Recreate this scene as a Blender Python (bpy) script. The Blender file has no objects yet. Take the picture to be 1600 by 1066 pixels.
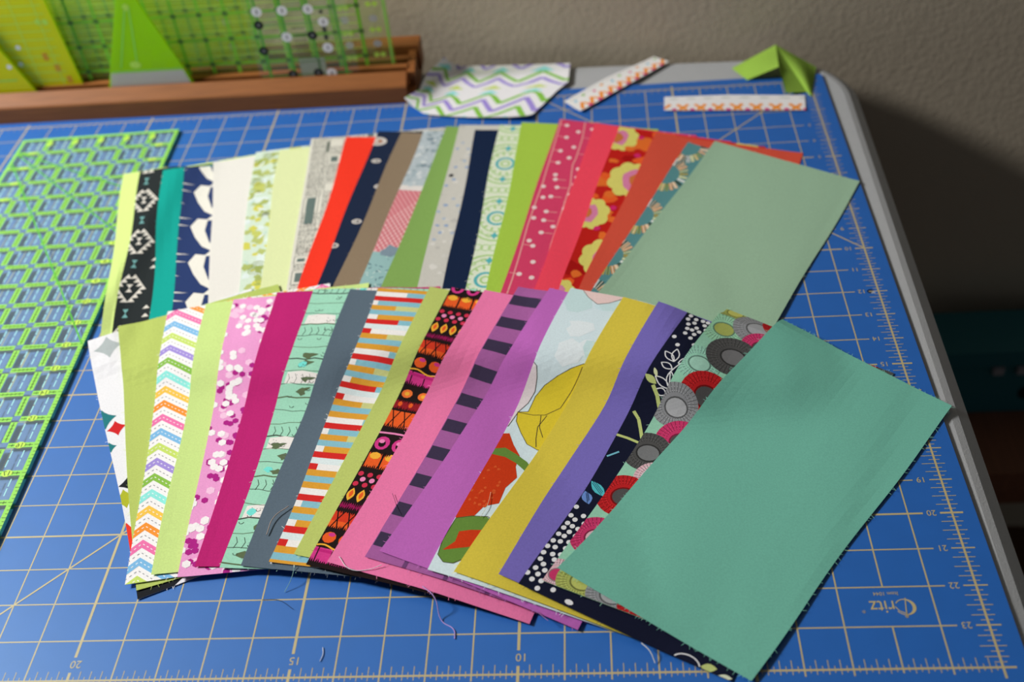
import bpy, bmesh, math, random
import numpy as np
from mathutils import Matrix, Vector

# ------------------------------------------------------------------ camera, light, exposure
IN = 0.0254                                   # all layout numbers below are inches on the cutting mat
scene = bpy.context.scene
col = scene.collection

def V(x, y, z=0.0):
    return Vector((x * IN, y * IN, z * IN))

cam_data = bpy.data.cameras.new('camera')
cam_data.sensor_width = 36.0
cam_data.lens = 1692.65 / 1600 * 36.0
cam_data.clip_start = 0.01
cam = bpy.data.objects.new('camera', cam_data)
col.objects.link(cam)
CAM_R = ((0.99552456, 0.03508345, -0.08774971), (-0.04084336, -0.67760957, -0.73428679), (-0.08522136, 0.73458453, -0.67314404))
m = Matrix.Identity(4)
for r in range(3):
    m[r][0] = CAM_R[0][r]; m[r][1] = -CAM_R[1][r]; m[r][2] = -CAM_R[2][r]
m.translation = V(-7.866, -12.140, 20.761)
cam.matrix_world = m
cam_data.dof.use_dof = True
cam_data.dof.focus_distance = 26.8 * IN
cam_data.dof.aperture_fstop = 5.0
scene.camera = cam

world = bpy.data.worlds.new('room_ambient')
scene.world = world
world.use_nodes = True
world.node_tree.nodes['Background'].inputs[0].default_value = (0.92, 0.96, 1.0, 1)
world.node_tree.nodes['Background'].inputs[1].default_value = 0.06

def area(name, loc, target, size, power, color):
    l = bpy.data.lights.new(name, 'AREA')
    l.shape = 'DISK'; l.size = size * IN; l.energy = power; l.color = color
    o = bpy.data.objects.new(name, l); col.objects.link(o)
    o.location = V(*loc)
    d = V(*target) - V(*loc)
    o.rotation_euler = d.to_track_quat('-Z', 'Y').to_euler()
    return o
area('window_left_offscreen', (-75, 16, 46), (-14, 13, 0), 13, 50.0, (1.0, 0.985, 0.96))

scene.view_settings.view_transform = 'Standard'
scene.view_settings.look = 'None'
scene.view_settings.exposure = 0.0
scene.view_settings.gamma = 1.0
scene.view_settings.use_curve_mapping = False

# ------------------------------------------------------------------ colours and materials
def lin(c):
    out = []
    for v in c[:3]:
        v = v / 255.0
        out.append(v / 12.92 if v <= 0.04045 else ((v + 0.055) / 1.055) ** 2.4)
    return (out[0], out[1], out[2], 1.0)

def new_mat(name):
    mt = bpy.data.materials.new(name); mt.use_nodes = True
    nt = mt.node_tree
    return mt, nt, nt.nodes['Principled BSDF']

def plain(name, c, rough=0.6, spec=0.4, noise=0.0, nscale=200.0, bump=0.0, bscale=400.0, stretch=None):
    mt, nt, b = new_mat(name)
    b.inputs['Base Color'].default_value = lin(c)
    b.inputs['Roughness'].default_value = rough
    b.inputs['Specular IOR Level'].default_value = spec
    tc = nt.nodes.new('ShaderNodeTexCoord'); src = tc.outputs['Object']
    if stretch:
        mp = nt.nodes.new('ShaderNodeMapping'); mp.inputs['Scale'].default_value = stretch
        nt.links.new(src, mp.inputs[0]); src = mp.outputs[0]
    if noise:
        n = nt.nodes.new('ShaderNodeTexNoise'); n.inputs['Scale'].default_value = nscale; n.inputs['Detail'].default_value = 5
        nt.links.new(src, n.inputs['Vector'])
        mx = nt.nodes.new('ShaderNodeMix'); mx.data_type = 'RGBA'
        a = lin(c)
        mx.inputs[6].default_value = tuple(v * (1 - noise) for v in a[:3]) + (1,)
        mx.inputs[7].default_value = tuple(min(1, v * (1 + noise)) for v in a[:3]) + (1,)
        nt.links.new(n.outputs['Fac'], mx.inputs[0]); nt.links.new(mx.outputs[2], b.inputs['Base Color'])
    if bump:
        n2 = nt.nodes.new('ShaderNodeTexNoise'); n2.inputs['Scale'].default_value = bscale; n2.inputs['Detail'].default_value = 3
        nt.links.new(src, n2.inputs['Vector'])
        bp = nt.nodes.new('ShaderNodeBump'); bp.inputs['Strength'].default_value = bump; bp.inputs['Distance'].default_value = 0.001
        nt.links.new(n2.outputs['Fac'], bp.inputs['Height']); nt.links.new(bp.outputs[0], b.inputs['Normal'])
    return mt

def printed(name, rough, spec, weave=False, mottling=0.06):
    """colour comes from the mesh's own print attribute, with fine thread relief on cloth"""
    mt, nt, b = new_mat(name)
    at = nt.nodes.new('ShaderNodeAttribute'); at.attribute_name = 'dye'
    tc = nt.nodes.new('ShaderNodeTexCoord')
    n = nt.nodes.new('ShaderNodeTexNoise'); n.inputs['Scale'].default_value = 900 if weave else 60; n.inputs['Detail'].default_value = 4
    nt.links.new(tc.outputs['Object'], n.inputs['Vector'])
    mr = nt.nodes.new('ShaderNodeMapRange'); mr.inputs[1].default_value = 0.3; mr.inputs[2].default_value = 0.7
    mr.inputs[3].default_value = 1 - mottling; mr.inputs[4].default_value = 1 + mottling
    nt.links.new(n.outputs['Fac'], mr.inputs[0])
    mu = nt.nodes.new('ShaderNodeVectorMath'); mu.operation = 'SCALE'
    nt.links.new(at.outputs['Color'], mu.inputs[0]); nt.links.new(mr.outputs[0], mu.inputs['Scale'])
    nt.links.new(mu.outputs[0], b.inputs['Base Color'])
    b.inputs['Roughness'].default_value = rough
    b.inputs['Specular IOR Level'].default_value = spec
    if weave:
        n2 = nt.nodes.new('ShaderNodeTexNoise'); n2.inputs['Scale'].default_value = 1800
        nt.links.new(tc.outputs['Object'], n2.inputs['Vector'])
        bp = nt.nodes.new('ShaderNodeBump'); bp.inputs['Strength'].default_value = 0.25; bp.inputs['Distance'].default_value = 0.0003
        nt.links.new(n2.outputs['Fac'], bp.inputs['Height']); nt.links.new(bp.outputs[0], b.inputs['Normal'])
        b.inputs['Sheen Weight'].default_value = 0.0
    return mt

M_FABRIC = printed('printed_cotton', 0.92, 0.08, weave=True)
M_MAT = printed('self_healing_vinyl', 0.5, 1.0, mottling=0.03)
M_MAT.node_tree.nodes['Principled BSDF'].inputs['Specular Tint'].default_value = (0.62, 0.88, 1.0, 1)
M_INK = printed('ruler_ink', 0.5, 0.3, mottling=0.0)

def acrylic(name, tint, glow, mixglow, gloss=0.06):
    """thin clear sheet: tinted pass-through, a trace of body colour and a glossy skin"""
    mt = bpy.data.materials.new(name); mt.use_nodes = True
    nt = mt.node_tree; nt.nodes.clear()
    out = nt.nodes.new('ShaderNodeOutputMaterial')
    tr = nt.nodes.new('ShaderNodeBsdfTransparent'); tr.inputs[0].default_value = tint + (1,)
    df = nt.nodes.new('ShaderNodeBsdfTranslucent'); df.inputs[0].default_value = lin(glow)
    dd = nt.nodes.new('ShaderNodeBsdfDiffuse'); dd.inputs[0].default_value = lin(glow)
    a = nt.nodes.new('ShaderNodeMixShader'); a.inputs[0].default_value = 0.8
    nt.links.new(df.outputs[0], a.inputs[1]); nt.links.new(dd.outputs[0], a.inputs[2])
    b = nt.nodes.new('ShaderNodeMixShader'); b.inputs[0].default_value = mixglow
    nt.links.new(tr.outputs[0], b.inputs[1]); nt.links.new(a.outputs[0], b.inputs[2])
    gl = nt.nodes.new('ShaderNodeBsdfGlossy'); gl.inputs['Roughness'].default_value = 0.08
    c = nt.nodes.new('ShaderNodeMixShader'); c.inputs[0].default_value = gloss
    nt.links.new(b.outputs[0], c.inputs[1]); nt.links.new(gl.outputs[0], c.inputs[2])
    nt.links.new(c.outputs[0], out.inputs[0])
    return mt

M_CLEAR = acrylic('clear_acrylic', (0.97, 0.99, 0.975), (225, 240, 228), 0.015, 0.03)
M_FLATCLEAR = acrylic('scuffed_clear_acrylic', (0.95, 0.99, 0.98), (206, 230, 240), 0.16, 0.02)
M_GREENISH = acrylic('pale_green_acrylic', (0.96, 0.99, 0.90), (214, 240, 130), 0.10, 0.02)
M_YELLOW = acrylic('yellow_green_acrylic', (0.96, 0.97, 0.18), (246, 244, 16), 0.72, 0.02)
M_LIME = acrylic('lime_acrylic', (0.80, 0.96, 0.2), (196, 250, 24), 0.65, 0.02)
M_PALELIME = acrylic('pale_lime_acrylic', (0.90, 0.96, 0.42), (220, 244, 50), 0.62, 0.02)
M_FROST = acrylic('frosted_acrylic', (0.9, 0.88, 0.92), (225, 212, 222), 0.85, 0.02)
M_NEON = acrylic('fluorescent_edge', (0.7, 1.0, 0.1), (210, 255, 30), 0.85, 0.02)
M_EDGE = acrylic('green_acrylic_edge', (0.3, 0.8, 0.6), (70, 190, 130), 0.55, 0.05)
M_LIMEEDGE = acrylic('lime_acrylic_edge', (0.5, 0.9, 0.3), (140, 225, 70), 0.7, 0.05)

# ------------------------------------------------------------------ object helpers
def link(name, me, parent=None):
    o = bpy.data.objects.new(name, me); col.objects.link(o)
    if parent is not None:
        o.parent = parent
    return o

def tag(o, label=None, cat=None, group=None, kind=None):
    if label: o['label'] = label
    if cat: o['category'] = cat
    if group: o['group'] = group
    if kind: o['kind'] = kind
    return o

def empty(name, loc):
    o = bpy.data.objects.new(name, None); col.objects.link(o); o.location = V(*loc); o.empty_display_size = 0.02
    return o

def mesh_obj(name, verts, faces, mats, parent=None, origin=(0, 0, 0), fmat=None, fcol=None, smooth=False):
    """verts in inches (world); origin in inches; children get coordinates relative to their parent's origin"""
    me = bpy.data.meshes.new(name)
    ox, oy, oz = origin
    me.from_pydata([((x - ox) * IN, (y - oy) * IN, (z - oz) * IN) for x, y, z in verts], [], faces)
    for mt in (mats if isinstance(mats, (list, tuple)) else [mats]):
        me.materials.append(mt)
    if fmat is not None:
        me.polygons.foreach_set('material_index', np.array(fmat, dtype=np.int32))
    if fcol is not None:
        at = me.attributes.new('dye', 'FLOAT_COLOR', 'FACE')
        at.data.foreach_set('color', np.array(fcol, dtype=np.float32).ravel())
    if smooth:
        me.polygons.foreach_set('use_smooth', np.ones(len(me.polygons), dtype=bool))
    me.validate(); me.update()
    o = link(name, me, parent)
    if parent is None:
        o.location = V(*origin)
    return o

class MB:
    """collects polygons in inches"""
    def __init__(s): s.v = []; s.f = []; s.m = []; s.c = []
    def face(s, pts, mi=0, c=(1, 1, 1, 1)):
        n = len(s.v); s.v.extend(pts); s.f.append(tuple(range(n, n + len(pts)))); s.m.append(mi); s.c.append(c)
    def box(s, x0, y0, z0, x1, y1, z1, mi=0, c=(1, 1, 1, 1)):
        P = [(x0, y0, z0), (x1, y0, z0), (x1, y1, z0), (x0, y1, z0), (x0, y0, z1), (x1, y0, z1), (x1, y1, z1), (x0, y1, z1)]
        for q in ((3, 2, 1, 0), (4, 5, 6, 7), (0, 1, 5, 4), (1, 2, 6, 5), (2, 3, 7, 6), (3, 0, 4, 7)):
            s.face([P[i] for i in q], mi, c)
    def prism(s, poly, z0, z1, mi=0, side=None, c=(1, 1, 1, 1)):
        n = len(poly); side = mi if side is None else side
        s.face([(x, y, z1) for x, y in poly], mi, c); s.face([(x, y, z0) for x, y in reversed(poly)], mi, c)
        for i in range(n):
            a = poly[i]; b = poly[(i + 1) % n]
            s.face([(a[0], a[1], z0), (b[0], b[1], z0), (b[0], b[1], z1), (a[0], a[1], z1)], side, c)
    def build(s, name, mats, parent=None, origin=(0, 0, 0), cols=False, smooth=False, xf=None):
        v = [xf(p) for p in s.v] if xf else s.v
        return mesh_obj(name, v, s.f, mats, parent, origin, s.m, s.c if cols else None, smooth)

# 2-D drawing primitives: lists of points
def circ(u, v, r, n=10, ry=None, a=0.0):
    ry = ry or r; ca, sa = math.cos(a), math.sin(a); o = []
    for k in range(n):
        t = 2 * math.pi * k / n; x = r * math.cos(t); y = ry * math.sin(t)
        o.append((u + x * ca - y * sa, v + x * sa + y * ca))
    return o
def rect(u0, v0, u1, v1): return [(u0, v0), (u1, v0), (u1, v1), (u0, v1)]
def seg(p, q, w):
    dx, dy = q[0] - p[0], q[1] - p[1]; l = math.hypot(dx, dy) or 1e-6
    nx, ny = -dy / l * w / 2, dx / l * w / 2
    return [(p[0] - nx, p[1] - ny), (q[0] - nx, q[1] - ny), (q[0] + nx, q[1] + ny), (p[0] + nx, p[1] + ny)]
def pline(pts, w): return [seg(pts[i], pts[i + 1], w) for i in range(len(pts) - 1)]
def star4(u, v, r, ry=None, pinch=0.32):
    ry = ry or r; o = []
    for k in range(4):
        t0 = k * math.pi / 2; t1 = t0 + math.pi / 2
        p = (math.cos(t0), math.sin(t0)); q = (math.cos(t1), math.sin(t1))
        mid = ((p[0] + q[0]) * pinch, (p[1] + q[1]) * pinch)
        for s in (0, .25, .5, .75):
            b = ((1 - s) ** 2 * p[0] + 2 * s * (1 - s) * mid[0] + s * s * q[0], (1 - s) ** 2 * p[1] + 2 * s * (1 - s) * mid[1] + s * s * q[1])
            o.append((u + b[0] * r, v + b[1] * ry))
    return o
def blob(rng, u, v, r, n=12, rough=0.3, ry=None):
    ry = ry or r
    return [(u + r * (1 + rng.uniform(-rough, rough)) * math.cos(2 * math.pi * k / n), v + ry * (1 + rng.uniform(-rough, rough)) * math.sin(2 * math.pi * k / n)) for k in range(n)]
def arc(u, v, r, a0, a1, n, w, ry=None):
    ry = ry or r
    return pline([(u + r * math.cos(a0 + (a1 - a0) * k / n), v + ry * math.sin(a0 + (a1 - a0) * k / n)) for k in range(n + 1)], w)
def petal(u, v, a, l, w, n=5):
    """leaf shape from (u,v) along angle a"""
    L = [(l * k / n, w * math.sin(math.pi * k / n)) for k in range(n + 1)]
    pts = L + [(x, -y) for x, y in reversed(L[1:-1])]
    ca, sa = math.cos(a), math.sin(a)
    return [(u + x * ca - y * sa, v + x * sa + y * ca) for x, y in pts]

_txt = {}
def text_polys(s):
    """triangles of a text in the built-in face, centred, cap height 1"""
    if s not in _txt:
        cu = bpy.data.curves.new('t', 'FONT'); cu.body = s; cu.align_x = 'CENTER'; cu.resolution_u = 3
        o = bpy.data.objects.new('t', cu); col.objects.link(o)
        bpy.context.view_layer.update()
        me = o.to_mesh(); me.calc_loop_triangles()
        co = [tuple(v.co[:2]) for v in me.vertices]
        tri = [[co[i] for i in t.vertices] for t in me.loop_triangles]
        o.to_mesh_clear(); bpy.data.objects.remove(o); bpy.data.curves.remove(cu)
        h = 0.70
        _txt[s] = [[(x / h, y / h - 0.5) for x, y in t] for t in tri]
    return _txt[s]
def text_at(s, x, y, h, rot=0.0, sx=1.0):
    ca, sa = math.cos(rot), math.sin(rot)
    return [[(x + (a * sx * ca - b * sa) * h, y + (a * sx * sa + b * ca) * h) for a, b in t] for t in text_polys(s)]

def clip_half(poly, ax, val, keep_less):
    out = []; n = len(poly)
    for i in range(n):
        p = poly[i]; q = poly[(i + 1) % n]
        ip = (p[ax] <= val) if keep_less else (p[ax] >= val); iq = (q[ax] <= val) if keep_less else (q[ax] >= val)
        if ip: out.append(p)
        if ip != iq:
            t = (val - p[ax]) / (q[ax] - p[ax])
            out.append((p[0] + t * (q[0] - p[0]), p[1] + t * (q[1] - p[1])))
    return out

# ------------------------------------------------------------------ room shell
WU = Vector((13.97, -1.05, 0)).normalized()                 # direction along the back wall
WN = Vector((-WU.y, WU.x, 0))
WA = Vector((-13.93, 27.62, 0))
FLOOR_Z = -29.0
def wallpt(u, n, z):
    p = WA + WU * u + WN * n
    return (p.x, p.y, z)
M_WALL = plain('textured_taupe_paint', (186, 174, 154), 0.85, 0.2, noise=0.03, nscale=30, bump=0.5, bscale=170)
M_FLOOR = plain('brown_floorboards', (92, 62, 44), 0.5, 0.4, noise=0.35, nscale=14, stretch=(1, 12, 1))
b = MB()
for f in ((0, 3, 2, 1), (4, 5, 6, 7), (0, 1, 5, 4), (1, 2, 6, 5), (2, 3, 7, 6), (3, 0, 4, 7)):
    P = [wallpt(-70, 0, FLOOR_Z), wallpt(75, 0, FLOOR_Z), wallpt(75, 4, FLOOR_Z), wallpt(-70, 4, FLOOR_Z), wallpt(-70, 0, 70), wallpt(75, 0, 70), wallpt(75, 4, 70), wallpt(-70, 4, 70)]
    b.face([P[i] for i in f])
tag(b.build('wall_back', M_WALL), kind='structure')
b = MB(); b.box(-90, -70, FLOOR_Z - 2, 70, 40, FLOOR_Z)
tag(b.build('floor', M_FLOOR), kind='structure')

# ------------------------------------------------------------------ folding table
M_TABLE = plain('grey_moulded_plastic', (176, 178, 180), 0.55, 0.4, noise=0.04, nscale=150, bump=0.2, bscale=900)
M_STEEL = plain('grey_steel_tube', (120, 122, 126), 0.4, 0.5)
TZ = -0.08
tbl = empty('folding_table', (-32, 11, FLOOR_Z))
tag(tbl, 'light grey moulded plastic folding table with rounded corner, pushed against the wall', 'table')
def corner_loop(corners, rad, n=14):
    out = []; k = len(corners)
    for i in range(k):
        p = Vector(corners[i]); a = (Vector(corners[i - 1]) - p).normalized(); c = (Vector(corners[(i + 1) % k]) - p).normalized()
        ang = a.angle(c); d = rad / math.tan(ang / 2)
        ctr = p + (a + c).normalized() * (rad / math.sin(ang / 2))
        s = p + a * d - ctr; e = p + c * d - ctr
        t0 = math.atan2(s.y, s.x); t1 = math.atan2(e.y, e.x)
        while t1 - t0 > math.pi: t1 -= 2 * math.pi
        while t1 - t0 < -math.pi: t1 += 2 * math.pi
        for j in range(n + 1):
            t = t0 + (t1 - t0) * j / n
            out.append((ctr.x + rad * math.cos(t), ctr.y + rad * math.sin(t)))
    return out
back = lambda x: 26.28 - 0.0752 * (x - 0.04) + 0.12
base = [(1.18, -4.0), (1.80, back(1.8)), (-67.0, back(-67.0) - 2.0), (-68.0, -4.0)]
rings = []
for inset, z in ((0.95, TZ), (0.62, TZ + 0.0), (0.42, TZ - 0.05), (0.10, TZ - 0.24), (0.0, TZ - 0.5), (0.0, TZ - 1.5), (0.25, TZ - 1.75)):
    cs = []
    for i in range(4):
        p = Vector(base[i]); a = (Vector(base[i - 1]) - p).normalized(); c = (Vector(base[(i + 1) % 4]) - p).normalized()
        cs.append(tuple(p + (a + c) * inset))
    rings.append([(x, y, z) for x, y in corner_loop(cs, 3.3 - inset)])
b = MB(); n = len(rings[0])
b.face(rings[0])
for k in range(len(rings) - 1):
    for i in range(n):
        j = (i + 1) % n
        b.face([rings[k][i], rings[k + 1][i], rings[k + 1][j], rings[k][j]])
b.face(list(reversed(rings[-1])))
TO = (-32, 11, FLOOR_Z)
b.build('tabletop', M_TABLE, tbl, TO)
for x, y in ((-6, 2), (-6, 22), (-60, 2), (-60, 22)):
    b = MB(); b.prism(circ(x, y, 0.55, 12), FLOOR_Z, TZ - 1.7); b.build('leg', M_STEEL, tbl, TO)
for x in (-6, -60):
    b = MB(); b.box(x - .4, 2, -20, x + .4, 22, -19.2); b.build('leg_brace', M_STEEL, tbl, TO)

# ------------------------------------------------------------------ cutting mat with its printed grid
BLUE = lin((30, 98, 184)); GOLD = lin((196, 178, 126))
MATO = (-17.5, 12, 0)
def matpt(X, Y): return (-X, 24.0 - Y)
bm = bmesh.new()
out = corner_loop([(0.54, -0.6), (0.54, 24.48), (-35.6, 24.48), (-35.6, -0.6)], 0.12, 4)
hole = circ(-0.19, 12.0, 0.13, 20, 0.10)
edges = []
for loop in (out, hole):
    vs = [bm.verts.new(((x - MATO[0]) * IN, (y - MATO[1]) * IN, 0)) for x, y in loop]
    edges += [bm.edges.new((vs[i], vs[(i + 1) % len(vs)])) for i in range(len(vs))]
bmesh.ops.triangle_fill(bm, use_beauty=True, use_dissolve=False, edges=edges)
bmesh.ops.recalc_face_normals(bm, faces=bm.faces)
if sum(f.normal.z for f in bm.faces) < 0:
    bmesh.ops.reverse_faces(bm, faces=bm.faces)
top_faces = list(bm.faces)
ex = bmesh.ops.extrude_face_region(bm, geom=top_faces)
for g in ex['geom']:
    if isinstance(g, bmesh.types.BMVert): g.co.z += -0.0  # keep
low = [v for v in bm.verts if v not in {x for x in ex['geom'] if isinstance(x, bmesh.types.BMVert)}]
for v in low: v.co.z = TZ * IN
bm.faces.ensure_lookup_table(); bm.verts.ensure_lookup_table()
bm.verts.index_update()
mv = [(v.co.x / IN + MATO[0], v.co.y / IN + MATO[1], v.co.z / IN) for v in bm.verts]
mf = [tuple(v.index for v in f.verts) for f in bm.faces]
bm.free()
mb = MB(); mb.v = mv; mb.f = mf; mb.m = [0] * len(mf); mb.c = [BLUE] * len(mf)
def ink(poly, z=0.0025, c=GOLD):
    a = sum(poly[i][0] * poly[(i + 1) % len(poly)][1] - poly[(i + 1) % len(poly)][0] * poly[i][1] for i in range(len(poly)))
    if a < 0: poly = poly[::-1]
    mb.face([(x, y, z) for x, y in poly], 0, c)
def mline(X0, Y0, X1, Y1, w=0.042, z=0.0025): ink(seg(matpt(X0, Y0), matpt(X1, Y1), w), z)
for X in range(0, 36):
    w = 0.065 if X % 5 == 0 else 0.034
    if X == 0: mline(0, -0.25, 0, 24.25, 0.05)
    elif X == 2: mline(2, 0, 2, 22, w); mline(2, 23, 2, 24.1, w)
    elif X % 5 == 0: mline(X, -0.2, X, 23.42, w); mline(X, 23.80, X, 24.25, w)
    else: mline(X, 0, X, 24.15, w)
for Y in range(0, 25):
    w = 0.05 if Y % 5 == 0 else 0.032
    if Y in (0, 24): mline(-0.27, Y, 35, Y, 0.045, 0.003)
    else: mline(0.66, Y, 35, Y, w, 0.003); mline(-0.25, Y, 0.27, Y, w, 0.003)
for k in range(1, 24 * 8):                                        # ticks along the right-hand scale
    if k % 8 == 0: continue
    l, r = ((0.30, -0.19) if k % 2 == 0 else (0.14, -0.12))
    if k % 4 == 0: l, r = 0.33, -0.22
    mline(l, k / 8, r, k / 8, 0.017, 0.0035)
for k in range(1, 35 * 8):                                        # ticks along the near and far scales
    if k % 8 == 0: continue
    h = 0.23 if k % 2 == 0 else 0.09
    mline(k / 8, 24 - h, k / 8, 24 + (0.11 if k % 2 == 0 else 0.07), 0.017, 0.0035)
    mline(k / 8, -0.11 if k % 2 == 0 else -0.07, k / 8, h, 0.017, 0.0035)
mline(0, 0, 24, 24, 0.045, 0.004); mline(10, 0, 0, 10, 0.045, 0.004)
for Y in range(1, 24):
    for t in text_at(str(Y), *matpt(0.465, Y), 0.16, math.pi): ink(t, 0.004)
for X in range(5, 36, 5):
    for t in text_at(str(X), *matpt(X - 0.07, 23.6), 0.19, math.pi): ink(t, 0.004)
# maker's mark: needle-pierced D, letters, item line
for t in text_at('ritz', *matpt(2.10, 22.52), 0.33, math.pi, 0.85): ink(t, 0.004)
for t in text_at('Item 1044', *matpt(1.97, 22.175), 0.092, math.pi): ink(t, 0.004)
for t in text_at('\u00ae', *matpt(2.52, 22.62), 0.07, math.pi): ink(t, 0.004)
dc = matpt(1.62, 22.52)
for k in range(22):                                               # crescent-like D bowl, thicker on its outer side
    a0 = math.radians(-150 + 300 * k / 22); a1 = math.radians(-150 + 300 * (k + 1) / 22)
    th = lambda a: 0.02 + 0.05 * max(0, math.cos(a))
    q = []
    for a, inner in ((a0, 1), (a1, 1), (a1, 0), (a0, 0)):
        rr = 0.205 - (th(a) if inner else 0)
        q.append((dc[0] + rr * 1.1 * math.cos(a), dc[1] + rr * math.sin(a)))
    ink(q, 0.004)
for p in pline([(dc[0] - 0.02, dc[1] - 0.24), (dc[0] + 0.0, dc[1] - 0.05), (dc[0] + 0.04, dc[1] + 0.23)], 0.022): ink(p, 0.0045)
for p in arc(dc[0] - 0.02, dc[1] - 0.235, 0.03, 0, 2 * math.pi, 8, 0.014): ink(p, 0.0045)
for p in pline([(dc[0] - 0.22, dc[1] + 0.02), (dc[0] - 0.14, dc[1] - 0.1), (dc[0], dc[1] - 0.17)], 0.02): ink(p, 0.0045)
tag(mb.build('cutting_mat', M_MAT, None, MATO, cols=True), 'blue cutting mat printed with a gold inch grid, covering the grey table', 'cutting mat')

# ------------------------------------------------------------------ flat ruler on the mat
RT = np.array([-23.6, 23.03]); RD = np.array([0.46, -18.91]); RD = RD / np.linalg.norm(RD); RR = np.array([-RD[1], RD[0]])
RW, RL, RTH = 6.1, 24.0, 0.12
def rp(a, d):
    """a inches in from the right edge, d inches down from the far end"""
    p = RT - RR * a + RD * d
    return (float(p[0]), float(p[1]))
root = empty('quilting_ruler', rp(3, 12) + (0.006,))
RO = rp(3, 12) + (0.006,)
tag(root, 'long clear ruler with lime green printed inch grid lying flat on the blue mat', 'ruler')
b = MB(); b.prism([rp(0, 0), rp(RW, 0), rp(RW, RL), rp(0, RL)], 0.006, RTH, 0, 1)
b.build('body', [M_FLATCLEAR, M_EDGE], root, RO)
LG = lin((148, 220, 92)); LY = lin((196, 236, 92)); DK = lin((56, 92, 40)); PALE = lin((160, 222, 226)); DG = lin((92, 190, 60)); BLK = lin((20, 24, 22)); WHT = lin((238, 238, 240))
b = MB(); zt = RTH + 0.002
def rink(poly, c, z=0.0): b.face([rp(x, y) + (zt + z,) for x, y in poly], 0, c)
for x0, x1 in ((0.0, 0.14), (RW - 0.12, RW)): rink(rect(x0, 0, x1, RL), LG)
for y0, y1 in ((0.0, 0.13), (RL - 0.13, RL)): rink(rect(0.14, y0, RW - 0.12, y1), LG)
for d in range(1, 24):
    for a in range(0, 6):                                         # bars along the rows, broken at each crossing
        a0 = 0.14 if a == 0 else a + 0.12; a1 = a + 0.88 if a < 5 else RW - 0.12
        rink(rect(a0, d - 0.09, a1, d + 0.09), LG)
        rink(rect(a0 + .03, d - 0.011, a1 - .03, d + 0.011), DK, 0.002)
        for k in range(1, 8):
            if a0 + 0.03 < a + k / 8 < a1 - 0.03: rink(rect(a + k / 8 - 0.008, d - 0.045, a + k / 8 + 0.008, d + 0.045), DK, 0.002)
    rink(circ(0.53, d, 0.15, 14, 0.12), LY, 0.003)
    for t in text_at(str(d), 0, 0, 0.16, 0):
        b.face([rp(0.53 + x, d - y) + (zt + 0.005,) for x, y in t], 0, DK)
    rink(circ(5.4, d, 0.15, 12, 0.10), LY, 0.003)
    for t in text_at(str(24 - d), 0, 0, 0.13, 0):
        b.face([rp(5.4 - x, d + y) + (zt + 0.005,) for x, y in t], 0, DG)
for a in range(1, 6):
    for d in range(0, 24):
        d0 = 0.13 if d == 0 else d + 0.12; d1 = d + 0.88
        rink(rect(a - 0.10, d0, a + 0.10, d1), LG)
        rink(rect(a - 0.011, d0 + .03, a + 0.011, d1 - .03), DK, 0.002)
        for k in range(1, 8):
            if d0 + 0.03 < d + k / 8 < d1 - 0.03: rink(rect(a - 0.05, d + k / 8 - 0.008, a + 0.05, d + k / 8 + 0.008), DK, 0.002)
    rink(circ(a - 0.07, 0.4, 0.10, 12, 0.17), LY, 0.003)
    for t in text_at(str(a), 0, 0, 0.15, 0): b.face([rp(a - 0.07 + x, 0.4 - y) + (zt + 0.005,) for x, y in t], 0, DG)
for a in range(0, 6):
    for d in range(0, 24):
        for o in (0.33, 0.66):
            for k in range(2):
                rink(rect(a + o - 0.018, d + 0.2 + k * 0.32, a + o + 0.018, d + 0.46 + k * 0.32), PALE)
for k in range(1, 24 * 8):
    rink(rect(0.0, k / 8 - 0.008, 0.12 if k % 4 == 0 else 0.07, k / 8 + 0.008), DK, 0.002)
for p, q in (((0.05, 12.0), (6.0, 1.6)), ((6.0, 0.9), (0.1, 4.3)), ((6.0, 1.0), (0.1, 6.9)), ((6.0, 12.0), (0.1, 22.2))):
    rink(seg(p, q, 0.05), DG, 0.0035)
b.build('printed_markings', M_INK, root, RO, cols=True)

# ------------------------------------------------------------------ ruler rack and upright rulers
M_WALNUT = plain('oiled_walnut', (144, 88, 44), 0.5, 0.25, noise=0.35, nscale=26, stretch=(1, 14, 14))
RK_A = -0.014
def rk(x, y, z): return (x, 24.27 + y + RK_A * (x + 23), z)
KO = rk(-25, 1.1, 0.006)
root = empty('ruler_rack', KO)
tag(root, 'long slotted walnut wood rack holding upright acrylic rulers at the back of the table', 'rack')
def rail(name, prof, x0, x1):
    b = MB(); n = len(prof)
    for i in range(n):
        j = (i + 1) % n
        b.face([rk(x0, *prof[i]), rk(x1, *prof[i]), rk(x1, *prof[j]), rk(x0, *prof[j])][::-1])
    b.face([rk(x0, *p) for p in prof]); b.face([rk(x1, *p) for p in prof][::-1])
    return b.build(name, M_WALNUT, root, KO)
rail('base_board', [(0.08, 0.006), (0.08, 0.42), (2.5, 0.5), (2.5, 0.006)], -36, -14.62)
rail('front_rail', [(0, 0.006), (0, 0.66), (0.04, 0.72), (0.52, 1.06), (0.57, 1.05), (0.57, 0.3), (0.3, 0.006)], -36, -14.92)
rail('slot_rail', [(0.78, 0.44), (0.78, 1.1), (1.0, 1.14), (1.0, 0.44)], -36, -14.9)
rail('slot_rail', [(1.22, 0.45), (1.22, 1.2), (1.46, 1.24), (1.46, 0.45)], -36, -14.85)
rail('back_rail', [(1.72, 0.46), (1.72, 1.48), (1.80, 1.54), (2.42, 1.54), (2.5, 1.48), (2.5, 0.47)], -36, -14.5)
rail('end_block', [(0.60, 0.43), (0.60, 0.98), (0.70, 1.02), (1.72, 1.30), (1.72, 0.46)], -14.9, -14.62)

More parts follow.
